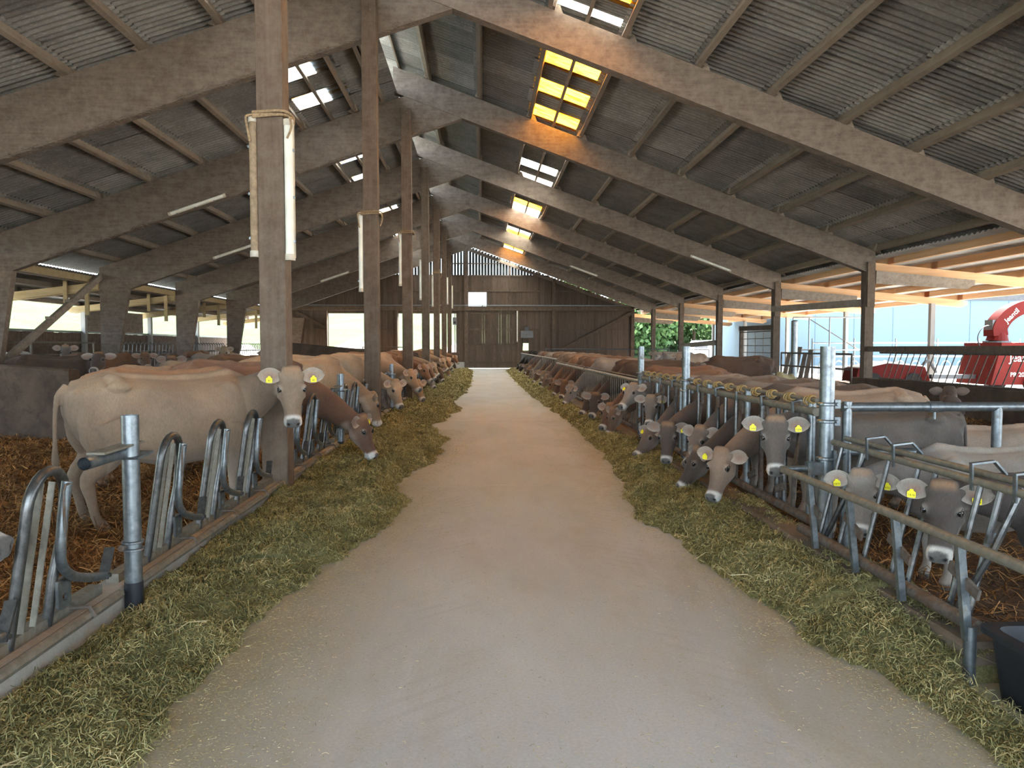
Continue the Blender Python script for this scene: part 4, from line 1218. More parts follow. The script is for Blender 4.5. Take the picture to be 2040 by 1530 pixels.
def cow_mesh(name, poll, d, u=None, lying=False, voxel=.018, udder=True, ear_droop=0.0, belly=1.0, head_k=1.0, calf=False):
    """one continuous body. local axes: x forward, y to its own left, z up. poll: top of head; d: poll to muzzle"""
    B = Body(); mb = B.mb
    X, Y, Z = Vector((1,0,0)), Vector((0,1,0)), Vector((0,0,1))
    dz = -.50 if lying else 0.0
    # trunk
    TR = [(-.84,1.20,1.00,.07),(-.79,1.245,.88,.145),(-.70,1.285,.76,.215),(-.58,1.315,.66,.258),(-.45,1.315,.60,.272),(-.30,1.295,.56,.278),
          (-.10,1.275,.51,.312),(.10,1.265,.495,.322),(.28,1.27,.51,.300),(.44,1.295,.54,.262),(.58,1.305,.575,.225),(.70,1.26,.62,.185),(.80,1.17,.70,.125),(.84,1.08,.80,.07)]
    rings = []
    for x, top, bot, hw in TR:
        if lying: bot = max(bot, .52)
        zc = top * .52 + bot * .48
        k = belly if -.35 < x < .35 else 1.0
        rings.append(_ring(Vector((x, 0, zc + dz)), Y, Z, hw * k * (1.06 if lying and x < .5 else 1), top - zc, zc - bot, 2.35, 24))
    B.loft(rings)
    mb.tube([(-.78,0,1.255+dz),(-.5,0,1.318+dz),(0,0,1.276+dz),(.35,0,1.285+dz),(.56,0,1.312+dz),(.74,0,1.24+dz)], [.03,.042,.038,.045,.055,.05], 8)
    for s in (-1, 1):
        mb.ball((-.47, s*.222, 1.232+dz), (.10,.058,.055)); mb.tube([(-.50,s*.06,1.29+dz),(-.48,s*.16,1.275+dz),(-.47,s*.225,1.24+dz)], [.06,.058,.05], 8)          # hip bone
        mb.ball((-.76, s*.105, 1.165+dz), (.065,.055,.07))           # pin bone
        mb.ball((.50, s*.175, .98+dz), (.16,.075,.28))               # shoulder
        mb.ball((.60, s*.13, .80+dz), (.15,.10,.14))
        if not lying:
            mb.ball((-.60, s*.172, .92), (.19,.095,.30))             # thigh
            # hind leg
            mb.tube(bez([(-.56,s*.185,.95),(-.50,s*.20,.76),(-.60,s*.185,.60),(-.715,s*.165,.475),(-.695,s*.165,.32),(-.665,s*.168,.16),(-.635,s*.17,.095)], 3),
                    [.15,.145,.14,.13,.12,.11,.10,.085,.075,.065,.058,.052,.045,.041,.039,.039,.041,.043,.045], 10)
            mb.tube([(-.64,s*.17,.11),(-.61,s*.172,.05),(-.60,s*.172,.0)], [.046,.058,.066], 10)
            # fore leg
            mb.tube(bez([(.52,s*.165,.86),(.52,s*.178,.66),(.53,s*.168,.48),(.535,s*.160,.36),(.53,s*.162,.22),(.535,s*.165,.11)], 3),
                    [.125,.118,.110,.10,.085,.072,.062,.058,.056,.052,.046,.041,.039,.040,.043,.044], 10)
            mb.tube([(.54,s*.165,.12),(.565,s*.168,.05),(.575,s*.168,.0)], [.046,.057,.064], 10)
        else:
            mb.ball((-.52, s*.25, .33), (.26,.12,.24))
            mb.tube([(-.36,s*.33,.32),(-.26,s*.40,.14),(-.52,s*.42,.07)], [.11,.075,.05], 8)
            mb.tube([(-.52,s*.42,.07),(-.34,s*.46,.05)], [.05,.055], 8)
            mb.tube([(.48,s*.20,.36),(.74,s*.21,.12),(.50,s*.24,.06)], [.095,.07,.045], 8)
    if udder and not lying:
        mb.ball((-.40, 0, .56), (.19,.13,.135))
        for s in (-1, 1):
            mb.tube([(-.33,s*.065,.47),(-.33,s*.07,.40)], [.022,.014], 6)
            mb.tube([(-.46,s*.06,.48),(-.46,s*.065,.41)], [.022,.014], 6)
    # tail
    tl = [(-.80,0,1.24),(-.875,0,1.16),(-.895,.005,.95),(-.90,.01,.72),(-.895,.015,.55)] if not lying else [(-.80,0,1.24+dz),(-.88,.03,1.12+dz),(-.92,.10,.85+dz),(-.86,.22,.08)]
    mb.tube(bez(tl, 4), [.042,.036,.03,.027,.025,.023,.022,.022,.022,.022,.022,.022,.024,.03,.034,.03,.022][:4*(len(tl)-1)+1], 7)
    # neck
    d = Vector(d).normalized(); P = Vector(poll)
    if u is None:
        u = Z - d * d.dot(Z)
        if u.length < .25: u = X - d * d.dot(X)
    u = Vector(u); u = (u - d * d.dot(u)).normalized(); r = d.cross(u).normalized()
    hk = head_k
    p0 = Vector((.52, 0, 1.00 + dz))
    end = P + d * (.055*hk) - u * (.075*hk)
    L = (end - p0).length
    t0 = Vector((.92, 0, .22)) if P.z > .95 + dz else Vector((.95, 0, -.08))
    te = ((end - p0).normalized() * .7 - u * -.15 + d * .35).normalized()
    p1 = p0 + t0.normalized() * L * .38; p2 = end - te * L * .32
    rings = []; N = 11
    for i in range(N):
        t = i / (N - 1)
        c = p0 * (1-t)**3 + p1 * 3*t*(1-t)**2 + p2 * 3*t*t*(1-t) + end * t**3
        tan = ((p1-p0)*(1-t)**2 + (p2-p1)*2*t*(1-t) + (end-p2)*t*t).normalized()
        ub = Z * (1-t) + (u * .8 + Z * .2) * t
        if abs(tan.dot(ub.normalized())) > .9: ub = X
        ub = (ub - tan * tan.dot(ub)).normalized(); rb = tan.cross(ub).normalized()
        hw = .165 * (1-t)**.8 + .082 * hk * (1 - (1-t)**.8)
        hu = .235 * (1-t) + .105 * hk * t
        hd = .33 * (1-t)**1.2 + .125 * hk * (1-(1-t)**1.2)
        rings.append(_ring(c, rb, ub, hw, hu, hd, 2.1, 20))
    B.loft(rings)
    # head
    rings = []
    for a, top, bot, hw in HEAD:
        zc = top * .45 + bot * .55
        rings.append(_ring(P + d * (a*hk) + u * (zc*hk), r, u, hw * hk, (top - zc) * hk, (zc - bot) * hk, 2.5 if .05 < a < .3 else 2.3, 24))
    B.loft(rings)
    def hp(a, b, c): return P + d * (a*hk) + r * (b*hk) + u * (c*hk)
    for s in (-1, 1):
        mb.ball(hp(.17, s*.098, .018), (.036*hk,)*3)           # brow
        mb.ball(hp(.20, s*.085, -.115), (.05*hk,)*3)           # cheek
        mb.ball(hp(.492, s*.042, -.018), (.034*hk,)*3)         # nostril wing
        mb.ball(hp(.04, s*.088, -.008), (.036*hk,)*3)          # ear root
    mb.ball(hp(.47, 0, -.118), (.045*hk,.05*hk,.03*hk))        # chin
    for q_ in (-.045, 0, .045): mb.ball(hp(.008, q_, .030 if q_ else .036), (.048*hk,)*3)   # poll
    me = mb.mesh(name + '_src')
    ob = bpy.data.objects.new(name + '_src', me); COL.objects.link(ob)
    m = ob.modifiers.new('r', 'REMESH'); m.mode = 'VOXEL'; m.voxel_size = voxel; m.use_smooth_shade = True
    m = ob.modifiers.new('s', 'SMOOTH'); m.factor = .5; m.iterations = 5 if voxel < .02 else 3
    dg = bpy.context.evaluated_depsgraph_get(); dg.update()
    out = bpy.data.meshes.new_from_object(ob.evaluated_get(dg))
    bpy.data.objects.remove(ob); bpy.data.meshes.remove(me)
    n = len(out.vertices)
    co = np.empty(n * 3, np.float32); out.vertices.foreach_get('co', co); co = co.reshape(-1, 3)
    # nostrils pressed in, eye sockets
    q = co - np.array(P); A = q @ np.array(d) / hk; Bv = q @ np.array(r) / hk; C = q @ np.array(u) / hk
    head = (A > -.04) & (A < .58) & (np.abs(Bv) < .17) & (C > -.26) & (C < .12)
    h0 = head.astype(np.float32)
    for s in (-1, 1):
        dist = np.sqrt((A - .518)**2 + ((Bv - s*.044) * 1.25)**2 + ((C + .020))**2)
        push = (.020 * np.exp(-(dist / .018)**2) * head)[:, None]
        co -= (push * np.array(d) * hk * .8 + push * np.array(u) * hk * .3).astype(np.float32)
    # hollow flank in front of the hip, ribs
    fl_ = np.exp(-(((co[:,0]+.27)/.13)**2 + ((co[:,2]-(1.13+dz))/.075)**2)) * .030 * (1 - h0)
    co[:,1] -= np.sign(co[:,1]) * fl_
    fl_ = np.exp(-(((co[:,0]+.66)/.10)**2 + ((co[:,2]-(1.16+dz))/.07)**2)) * .018 * (1 - h0)
    co[:,1] -= np.sign(co[:,1]) * fl_
    # mouth line
    ml = np.exp(-((C + .078) / .010)**2) * smoothstep(.40, .46, A) * head * .006
    co -= (ml[:, None] * np.array(d) * hk).astype(np.float32)
    bv = BVHTree.FromPolygons([Vector(x) for x in co], [tuple(p.vertices) for p in out.polygons])
    eyes = []
    for s in (-1, 1):
        o_ = hp(.185, 0, -.002); dr = (r * s + u * .16 + d * .05).normalized()
        hit = bv.ray_cast(o_, dr)
        pt = hit[0] if hit[0] is not None else hp(.185, s*.11, 0)
        eyes.append((pt, dr))
    q = co - np.array(P); A = q @ np.array(d) / hk; Bv = q @ np.array(r) / hk; C = q @ np.array(u) / hk
    mark = np.zeros((n, 4), np.float32); mark[:, 3] = 1
    mark2 = np.zeros((n, 4), np.float32); mark2[:, 3] = 1
    h = head * (1 - smoothstep(.12, .165, np.abs(Bv))) * smoothstep(-.04, .02, A) * smoothstep(-.26, -.205, C)
    white = smoothstep(.425, .455, A + .02 * (C < -.08)) * h
    mark[:, 0] = white * .95
    nose = smoothstep(.470, .488, A + .012*(1 - np.clip(np.abs(Bv)/.05, 0, 1))) * smoothstep(-.075, -.062, C) * (1 - smoothstep(.052, .066, np.abs(Bv))) * h
    lip = np.exp(-((C + .078) / .007)**2) * smoothstep(.42, .46, A) * h * .75
    hoof = (1 - smoothstep(.055, .075, co[:, 2])) * (0 if lying else 1) * (1 - h)
    mark[:, 1] = np.clip(nose * .9 + lip + hoof * .9, 0, 1)
    ering = np.zeros(n)
    for pt, _ in eyes:
        de = np.linalg.norm(co - np.array(pt), axis=1) / hk
        ering = np.maximum(ering, 1 - smoothstep(.022, .055, de))
    trunk = (co[:, 0] > -.6) & (co[:, 0] < .62)
    bel = (1 - smoothstep(.50 + dz, .74 + dz, co[:, 2])) * trunk * (1 - h) * (1 - smoothstep(.16, .30, np.abs(co[:, 1])) * .6)
    jaw = (1 - smoothstep(-.17, -.08, C)) * h * .55 + smoothstep(.10, .30, np.abs(Bv) * 1.6) * h * .20
    mark[:, 2] = np.clip(ering * .40 + bel * .55 + jaw, 0, 1)
    mark2[:, 0] = np.clip(smoothstep(-.08, .0, C) * smoothstep(.06, .16, A) * h * (1 - smoothstep(.06, .11, np.abs(Bv)) * .6), 0, 1)
    mark2[:, 2] = (1 - smoothstep(.02, .075, A)) * smoothstep(-.04, .02, C) * h * (1 - smoothstep(.06, .10, np.abs(Bv)))
    mark3 = np.zeros((n, 4), np.float32); mark3[:, 3] = 1
    zz = co[:, 2] - dz; xx_ = co[:, 0]
    pn = np.array([noise.noise(Vector((a*2.1, b*2.1, c*2.1))) for a, b, c in co.tolist()])
    neck = smoothstep(.50, .78, xx_ + .12*pn) * (1 - h * .75)
    leg = (1 - smoothstep(.45, .80, zz + .12*pn)) * .75 if not lying else 0
    rump = (1 - smoothstep(-.70, -.52, xx_ + .10*pn)) * (1 - smoothstep(1.05, 1.22, zz)) * .6
    mark3[:, 0] = np.clip(np.maximum(np.maximum(neck * .8, leg), rump) * (1 - bel * .5), 0, 1)
    mark3[:, 1] = smoothstep(1.18, 1.27, zz + .05*pn) * (xx_ < .6) * (1 - h)
    for s in (-1, 1):
        dn = np.sqrt(((A - .520) * .9)**2 + ((Bv - s*.043) * 1.1)**2 + ((C + .022) * .9)**2)
        mark3[:, 2] = np.maximum(mark3[:, 2], (1 - smoothstep(.011, .022, dn)) * h)
    mark3 = mark3.tolist()
    verts = [Vector(x) for x in co.tolist()]; faces = [tuple(p.vertices) for p in out.polygons]
    mark = mark.tolist(); mark2 = mark2.tolist()
    bpy.data.meshes.remove(out)
    # ears, cupped, joined into the same mesh
    tags = []
    for s in (-1, 1):
        e = (r * (s * .93) - d * .10 - Z * (.10 + ear_droop) + u * .10).normalized()
        nrm = (u * .80 + d * .42); nrm = (nrm - e * nrm.dot(e)).normalized()
        w_ = e.cross(nrm).normalized()
        root = hp(.045, s * .095, -.012)
        Ln = .205 * hk; NU, NV = 10, 9
        for shell in (1, -1):
            b = len(verts)
            for i in range(NU):
                t = i / (NU - 1)
                wd_ = (.022 + .052 * math.sin(math.pi * min(1, t * .98 + .05)) ** .75) * hk if t < .97 else .006 * hk
                for j in range(NV):
                    g = (j / (NV - 1)) * 2 - 1
                    cup = (.030 * (1 - .55 * t)) * (g * g) * hk - .012 * hk * math.sin(math.pi * t)
                    p = root + e * (t * Ln) + w_ * (g * wd_) + nrm * (cup + (0.0 if shell > 0 else -.009 * hk * (1 - g*g*.8) * (1 - t*t*.6)))
                    verts.append(p)
                    edge = abs(g) ** 3
                    mark.append([0, 0, .55 + .45 * edge if shell > 0 else .15, 1])
                    mark3.append([0, 0, 0, 1])
                    mark2.append([0, .85 * math.exp(-((t - .42) / .24)**2 - ((g + .12*s) / .48)**2) if shell > 0 else 0, 0, 1])
            for i in range(NU - 1):
                for j in range(NV - 1):
                    f = (b+i*NV+j, b+(i+1)*NV+j, b+(i+1)*NV+j+1, b+i*NV+j+1)
                    faces.append(f if shell > 0 else f[::-1])
        tags.append((root + e * (Ln * .50) - w_ * (.012 * hk * (1 if (w_.z > 0) else -1)) + nrm * (.006 * hk), e.copy(), w_.copy() if w_.z > 0 else -w_, nrm.copy()))
    me = bpy.data.meshes.new(name)
    me.from_pydata(verts, [], faces)
    for an, dat in (('mark', mark), ('mark2', mark2), ('mark3', mark3)):
        at = me.color_attributes.new(an, 'FLOAT_COLOR', 'POINT')
        at.data.foreach_set('color', np.array(dat, np.float32).ravel())
    for p in me.polygons: p.use_smooth = True
    me.materials.append(M['coat'])
    info = dict(eyes=eyes, tags=tags, hk=hk, d=d, u=u, r=r, P=P)
    return me, info

EYE = MB().ball((0,0,0), 1.0, 14, 9).mesh('eye', 180); EYE.materials.append(M['eye_black'])
# eyelid rim: a flattened ring
def _lid():
    m = MB(); n = 18; pts = []
    for k in range(n + 1):
        g = 2 * math.pi * k / n
        pts.append((math.cos(g) * 1.30, math.sin(g) * .80, 0))
    m.tube(pts, .26, 6, False)
    return m.mesh('eyelid', 180)
LID = _lid(); LID.materials.append(M['lid_skin'])
# ear tag: rounded plate with button
def _tag():
    m = MB()
    m.prism([(-.026,-.030),(.026,-.030),(.029,-.020),(.029,.012),(.014,.022),(.010,.034),(-.010,.034),(-.014,.022),(-.029,.012),(-.029,-.020)], 'z', -.0015, .0015)
    m.tube([(0,.024,.0015),(0,.024,.006)], .008, 8)
    return m.mesh('ear_tag')
TAG = _tag(); TAG.materials.append(M['tag_yellow'])

def frame_mat(x, y, z, loc):
    m = Matrix((x, y, z)).transposed().to_4x4(); m.translation = loc
    return m

COW_CACHE = {}
def put_cow(loc, heading, scale, color, dark, label, group=None, poll=(1.12,0,1.36), d=(.55,0,-.83), u=None, world=True,
            tags='', digits=None, lying=False, voxel=.022, key=None, eyes=True, udder=True, ear_droop=0.0, belly=1.0, head_k=1.0, name='cow', cat='cow'):
    """loc: ground point below the body centre. heading in degrees (0 = +X).
    world=True: poll and d are given in world axes (poll a world point), else in the animal's own axes"""
    h = R(heading)
    if world:
        rot = Matrix.Rotation(-h, 3, 'Z')
        pl = (rot @ (Vector(poll) - Vector(loc))) / scale
        dl = rot @ Vector(d); ul = rot @ Vector(u) if u is not None else None
    else:
        pl, dl, ul = Vector(poll), Vector(d), (Vector(u) if u is not None else None)
    if key is not None and key in COW_CACHE:
        me, info = COW_CACHE[key]
    else:
        me, info = cow_mesh('body', pl, dl, ul, lying, voxel, udder, ear_droop, belly, head_k)
        if key is not None: COW_CACHE[key] = (me, info)
    root = empty(name, loc, h)
    root.scale = (scale,) * 3
    tag(root, label, cat, group)
    b = inst('body', me, root); b.color = (*color, dark)
    hk = info['hk']
    if eyes:
        for pt, dr in info['eyes']:
            up = (info['u'] - dr * info['u'].dot(dr)).normalized()
            fw = up.cross(dr).normalized()
            e = inst('eye', EYE, root)
            e.matrix_local = frame_mat(fw, up, dr, pt - dr * (.010*hk)) @ Matrix.Diagonal((.028*hk, .0225*hk, .021*hk, 1))
            l = inst('eyelid', LID, root)
            l.matrix_local = frame_mat(fw, up, dr, pt + dr * (.0015*hk)) @ Matrix.Diagonal((.0235*hk, .025*hk, .020*hk, 1))
    for i, ch in enumerate('rl'):
        if ch in tags:
            pos, e, w_, nr = info['tags'][i]
            x = w_.cross(nr).normalized()
            tg = inst('ear_tag', TAG, root)
            tg.matrix_local = frame_mat(x, w_, nr, pos - w_ * .024 * hk + nr * .012 * hk) @ Matrix.Diagonal((.95*hk, .95*hk, 1, 1))
            if digits:
                tx = inst('tag_number', digits, tg); tx.location = (0, -.010, .0025)
    return root
# ------------------------------------------------------------------ the herd
FAWN=(.50,.40,.30); TAN=(.45,.30,.185); BROWN=(.20,.118,.073); RUST=(.33,.175,.095); DARK=(.095,.066,.05); GREY=(.185,.165,.15); PALE=(.50,.46,.42); MOUSE=(.30,.26,.225); BLACK=(.03,.026,.024)
GL = 'cows feeding along the arched fence'; GR = 'cattle feeding along the straight fence'; GP = 'cows loose in the pen'
def toward_cam(p, k=.42, side=0.0):
    h = Vector((-p[0], -p[1], 0)).normalized()
    h = Matrix.Rotation(side, 3, 'Z') @ h
    return tuple(h * k + Vector((0,0,-1)) * math.sqrt(1 - k*k))
# big pale cow looking up over the fence
pl = (-1.69, 6.75, 1.285)
put_cow((-2.71, 6.58, 0), 44, .955, (.305,.228,.162), .12, 'pale fawn cow standing at the fence with raised head looking up', GL, pl, toward_cam(pl, .40, .06), tags='rl', voxel=.013, udder=False, digits=text_mesh('42', .026, M['tag_print']))
put_cow((-3.50, 3.15, 0), 0, .98, (.22,.16,.12), .3, 'cow pushing only its muzzle through the arch before the black-footed post', GL, (-2.385, 3.2, .98), (.80,.0,-.62), voxel=.016)
# brown cow with lowered head
put_cow((-2.90, 9.16, 0), -3, 1.0, (.22,.125,.082), .35, 'brown cow reaching down into the hay beside a steel post', GL, (-1.45, 9.00, .66), (.40,-.10,-.90), tags='r', voxel=.014)
# pale grey head further on
put_cow((-2.97, 14.02, 0), 0, 1.0, (.46,.345,.235), .0, 'light tan cow with pale grey face lowered past the second post', GL, (-1.62, 14.0, .86), (.30,-.25,-.92), tags='', voxel=.018)
put_cow((-3.0, 12.0, 0), 0, 1.0, (.43,.30,.19), .2, 'tan cow feeding between the first two timber posts', GL, (-1.75, 11.97, .75), (.30,.12,-.95), tags='', voxel=.02)
# variants shared by the far cows (own axes)
VAR = {'down': dict(poll=(1.36,0,.62), d=(.40,0,-.92)), 'downr': dict(poll=(1.34,-.10,.66), d=(.36,-.40,-.84)), 'mid': dict(poll=(1.42,0,.98), d=(.52,-.28,-.80)),
       'up': dict(poll=(1.22,-.12,1.36), d=(.35,-.55,-.76)), 'downl': dict(poll=(1.34,.12,.64), d=(.36,.42,-.83))}
def row(x, y, hd, sc, col, dk, var, label, group, tags=''):
    v = VAR[var]
    put_cow((x, y, 0), hd, sc, col, dk, label, group, v['poll'], v['d'], None, False, tags, None, False, .024, 'row_' + var, y < 34)
far_left = [(16.6,TAN,.1,'mid','tan cow feeding just before the third timber post'), (18.3,(.52,.37,.24),0,'downr','honey-coloured cow with lowered head before the third post'),
  (20.9,RUST,.4,'mid','chestnut cow with raised head right behind the third timber post'), (22.3,(.30,.165,.09),.2,'mid','red-brown cow second past the third timber post'),
  (23.7,PALE,.0,'downr','greyish white cow nosing the hay past the third post'), (25.2,TAN,.2,'mid','tan cow feeding just before the fourth timber post'),
  (27.2,DARK,.6,'down','very dark cow reaching far into the hay past the fourth post'), (28.8,BROWN,.3,'downr','mid brown cow second past the fourth timber post'),
  (30.4,TAN,.1,'mid','light tan cow feeding before the fifth timber post'), (33.2,RUST,.2,'mid','chestnut cow just past the fifth timber post'), (35.2,(.5,.33,.2),.1,'down','sandy cow second past the fifth timber post'),
  (37.2,TAN,.2,'mid','tan cow right before the sixth timber post'), (39.8,BROWN,.3,'downr','brown cow just past the sixth timber post'), (41.8,RUST,.2,'mid','chestnut cow third from the gable end'), (44.2,DARK,.5,'down','dark cow last along the arched fence')]
def head_place(y):                                    # middle of the nearest gap between two arches
    k = max(q for q in FY if FY[q] <= y)
    if k < 2: return y
    s0 = FY[k] + .2 + .55
    return s0 + .83 * round((y - s0) / .83)
for i, (y, col, dk, var, lb) in enumerate(far_left):
    y = head_place(y)
    row(-2.98 + .06*math.sin(i*2.1), y, 3*math.sin(i*1.7), .98 + .03*math.sin(i), col, dk, var, lb, GL)

# loose cows in the left pen
def pen(x, y, hd, sc, col, dk, poll, d, label, lying=False, vx=.024, tags=''):
    put_cow((x, y, 0), hd, sc, col, dk, label, GP, poll, d, None, False, tags, None, lying, vx, None, True)
UPF = (1.08,.0,1.38)
pen(-6.75, 16.6, -65, 1.0, DARK, .8, (1.02,-.02,1.28), (.42,-.1,-.88), 'dark brown cow with pale muzzle facing over the backs')
pen(-3.42, 8.25, 14, .95, (.36,.215,.13), .1, (1.12,.05,.62), (.5,.1,-.85), 'orange-brown cow standing behind the pale fawn cow')
pen(-4.55, 10.7, 62, .93, (.36,.265,.185), .1, (1.0,-.30,1.12), (.4,-.6,-.7), 'beige cow in the straw with an orange poll')
pen(-8.1, 14.6, 5, 1.0, DARK, .6, (.98,-.42,1.34), (.1,-.85,-.5), 'blackish brown cow by the end of the concrete wall')
pen(-4.9, 13.4, 190, .93, (.34,.26,.18), .1, (1.05,.2,1.0), (.6,.4,-.7), 'beige cow resting between the dark cow and the fence row')
pen(-11.1, 21.0, -75, 1.0, GREY, .3, (1.08,.05,1.50), (.50,.1,-.86), 'grey cow with wide ears before the pale pipe gate')
pen(-9.4, 19.0, 20, 1.0, BROWN, .5, (1.0,-.45,1.30), (.2,-.8,-.55), 'brown cow standing before the tapered legs')
pen(-6.9, 20.0, 170, .98, MOUSE, .4, (1.05,.4,1.15), (.5,.5,-.7), 'mouse-coloured cow in the middle of the pen')
pen(-8.0, 24.0, -70, 1.0, (.36,.28,.19), .1, (1.1,-.1,1.46), (.50,-.2,-.84), 'sandy cow with raised head before the bent-bar fence')
pen(-6.0, 25.6, 190, 1.0, DARK, .5, (1.05,.2,1.1), (.6,.4,-.7), 'dark cow lying behind the sandy one', True)
pen(-5.6, 18.0, 5, .98, BROWN, .3, (1.05,-.2,1.15), (.6,-.35,-.7), 'plain brown cow behind the tan feeding cow')
pen(-5.9, 21.2, -75, 1.0, DARK, .7, (1.08,.0,1.36), (.45,.05,-.88), 'dark-faced cow facing forward beside the first post')
pen(-6.6, 34.0, 10, 1.0, TAN, .1, (1.05,-.2,1.3), (.5,-.5,-.7), 'tan cow beyond the dark board wall')
pen(-9.9, 26.4, 95, 1.0, BROWN, .3, (1.1,.1,1.3), (.6,.2,-.75), 'brown cow seen from behind at the bent-bar fence')
pen(-14.6, 24.0, 160, 1.0, (.42,.41,.39), .1, (1.1,.1,1.3), (.6,.2,-.75), 'pale grey cow under the old lean-to')
pen(-14.4, 32.0, 20, 1.0, GREY, .3, (1.1,.1,1.3), (.6,.2,-.75), 'grey cow under the old lean-to by the side panel')

# calves and heifers on the other side
n1616 = text_mesh('1616', .024, M['tag_print'])
pl = (2.37, 3.74, .79)
put_cow((3.27, 3.58, 0), 177, .70, (.095,.082,.076), .75, 'dark grey calf behind the front bar with two numbered yellow tags', GR, pl, toward_cam(pl, .45, -.12), tags='rl', digits=n1616, voxel=.015, udder=False, head_k=1.06)
pl = (2.33, 4.50, .725)
put_cow((3.22, 4.58, 0), 180, .66, (.30,.275,.25), .35, 'pale grey calf with a white forehead peering under the header pipe', GR, pl, toward_cam(pl, .40, -.04), tags='rl', digits=text_mesh('1633', .024, M['tag_print']), voxel=.015, udder=False, head_k=1.10, ear_droop=.15)
pl = (2.15, 5.42, .965)
put_cow((3.16, 5.85, 0), 177, .765, (.135,.118,.106), .35, 'grey heifer looking out beside the thick galvanised post', GR, pl, toward_cam(pl, .50, .06), tags='rl', digits=text_mesh('1604', .024, M['tag_print']), voxel=.015, udder=False, head_k=1.04)
put_cow((3.30, 6.62, 0), 180, .84, (.33,.245,.185), .05, 'light fawn heifer with a pale face grazing by the kerb', GR, (2.08, 6.38, .60), (-.36,-.30,-.88), tags='l', voxel=.015, udder=False)
put_cow((3.34, 7.25, 0), 182, .84, (.105,.078,.062), .5, 'dark brown heifer grazing behind the light fawn one', GR, (2.12, 7.20, .50), (-.55,-.05,-.83), voxel=.02, udder=False)
put_cow((3.30, 7.86, 0), 180, .84, (.22,.175,.148), .0, 'grey heifer with orange poll and whitish face facing the aisle', GR, (2.28, 7.68, .65), (-.50,-.32,-.80), voxel=.016, udder=False)
put_cow((3.32, 8.52, 0), 180, .84, (.15,.11,.088), .6, 'brown heifer with pale ear and dark narrow face feeding', GR, (2.10, 8.38, .63), (-.14,-.28,-.94), tags='r', voxel=.018, udder=False)
put_cow((3.30, 9.50, 0), 180, .84, (.19,.155,.135), .1, 'smooth grey-brown heifer grazing with its cheek in the hay', GR, (2.15, 9.35, .47), (-.62,-.30,-.72), tags='l', voxel=.018, udder=False)
pl = (2.26, 9.95, .83)
put_cow((3.28, 10.1, 0), 180, .76, (.22,.185,.16), .3, 'calf with white muzzle looking out between the grazers', GR, pl, toward_cam(pl, .45, -.2), tags='r', voxel=.018, udder=False)
put_cow((3.28, 10.75, 0), 180, .82, (.27,.235,.205), .0, 'pale calf holding its head high, turned along the aisle', GR, (2.17, 10.6, .945), (-.60,-.45,-.66), tags='l', voxel=.018, udder=False)
put_cow((3.30, 11.72, 0), 180, .84, (.20,.125,.085), .1, 'warm brown heifer with upright ears grazing low', GR, (2.06, 11.62, .54), (-.32,-.10,-.94), voxel=.02, udder=False)
put_cow((3.35, 12.42, 0), 180, .88, (.21,.12,.08), .2, 'red-brown heifer with greyish cheeks grazing past the third steel post', GR, (2.12, 12.25, .54), (-.45,-.42,-.78), voxel=.02, udder=False)
VARR = {'a': dict(poll=(1.30,.06,.60), d=(.50,.28,-.80)), 'b': dict(poll=(1.34,.0,.56), d=(.42,.05,-.90)), 'c': dict(poll=(1.32,.16,.66), d=(.30,.50,-.80))}
VAR.update(VARR)
far_right = [(14.1,DARK,.5,'c','very dark heifer grazing first behind the thin bars'), (15.2,(.12,.08,.06),.5,'a','dark brown heifer grazing second behind the thin bars'),
  (17.6,MOUSE,.0,'a','light grey heifer with pink ear grazing behind the thin bars'), (19.4,BROWN,.2,'c','brown heifer with upright ears beyond the light grey one'), (21.0,BROWN,.3,'a','brown heifer second beyond the light grey one'),
  (22.4,RUST,.2,'b','chestnut heifer third beyond the light grey one'), (24.2,(.24,.15,.1),.2,'a','brown cow at the start of the slanted bars'), (26.0,(.26,.18,.12),.1,'c','tan-brown cow second along the slanted bars'),
  (28.4,BROWN,.2,'a','brown cow third along the slanted bars'), (30.8,MOUSE,.2,'b','greyish cow fourth along the slanted bars'), (33.2,BROWN,.4,'a','brown cow fifth along the slanted bars'), (36,(.2,.15,.12),.4,'c','dull brown cow third from the end'),
  (39.2,BLACK,.2,'a','black cow feeding near the gable door'), (42.2,BLACK,.2,'b','black cow last along the slanted bars')]
for i, (y, col, dk, var, lb) in enumerate(far_right):
    row(3.35 + .04*math.sin(i*1.9), y, 180 + 4*math.sin(i*2.3), .92 if y < 23 else .94, col, dk, var, lb, GR)
# loose in the heifer pen
def pen2(*a, **k): pen(*a, **k)
pen(6.3, 18.2, 165, .95, (.13,.085,.062), .4, (1.02,.3,1.12), (.5,.5,-.7), 'dark brown heifer standing behind the grazers near the steel post')
pen(6.9, 24.5, -140, .95, (.36,.26,.19), .1, (1.05,.2,1.3), (.55,.3,-.78), 'tan heifer with a white chest in the middle of the pen')
pen(7.4, 28.5, 200, .98, MOUSE, .2, (1.05,.2,1.3), (.55,.3,-.78), 'mouse-coloured cow before the far pen rails')
pen(5.6, 9.3, 20, .84, (.13,.09,.07), .3, (1.0,.35,1.1), (.4,.6,-.7), 'dark heifer lying behind the feeding heifers', True)
pen(5.9, 11.9, 165, .90, (.105,.078,.062), .3, (1.0,.35,1.0), (.4,.6,-.7), 'dark brown heifer lying near the concrete wall', True)
pen(5.15, 7.4, 175, .86, (.36,.30,.25), .2, (1.0,-.35,1.0), (.4,-.6,-.7), 'beige heifer lying behind the grey heifer', True)

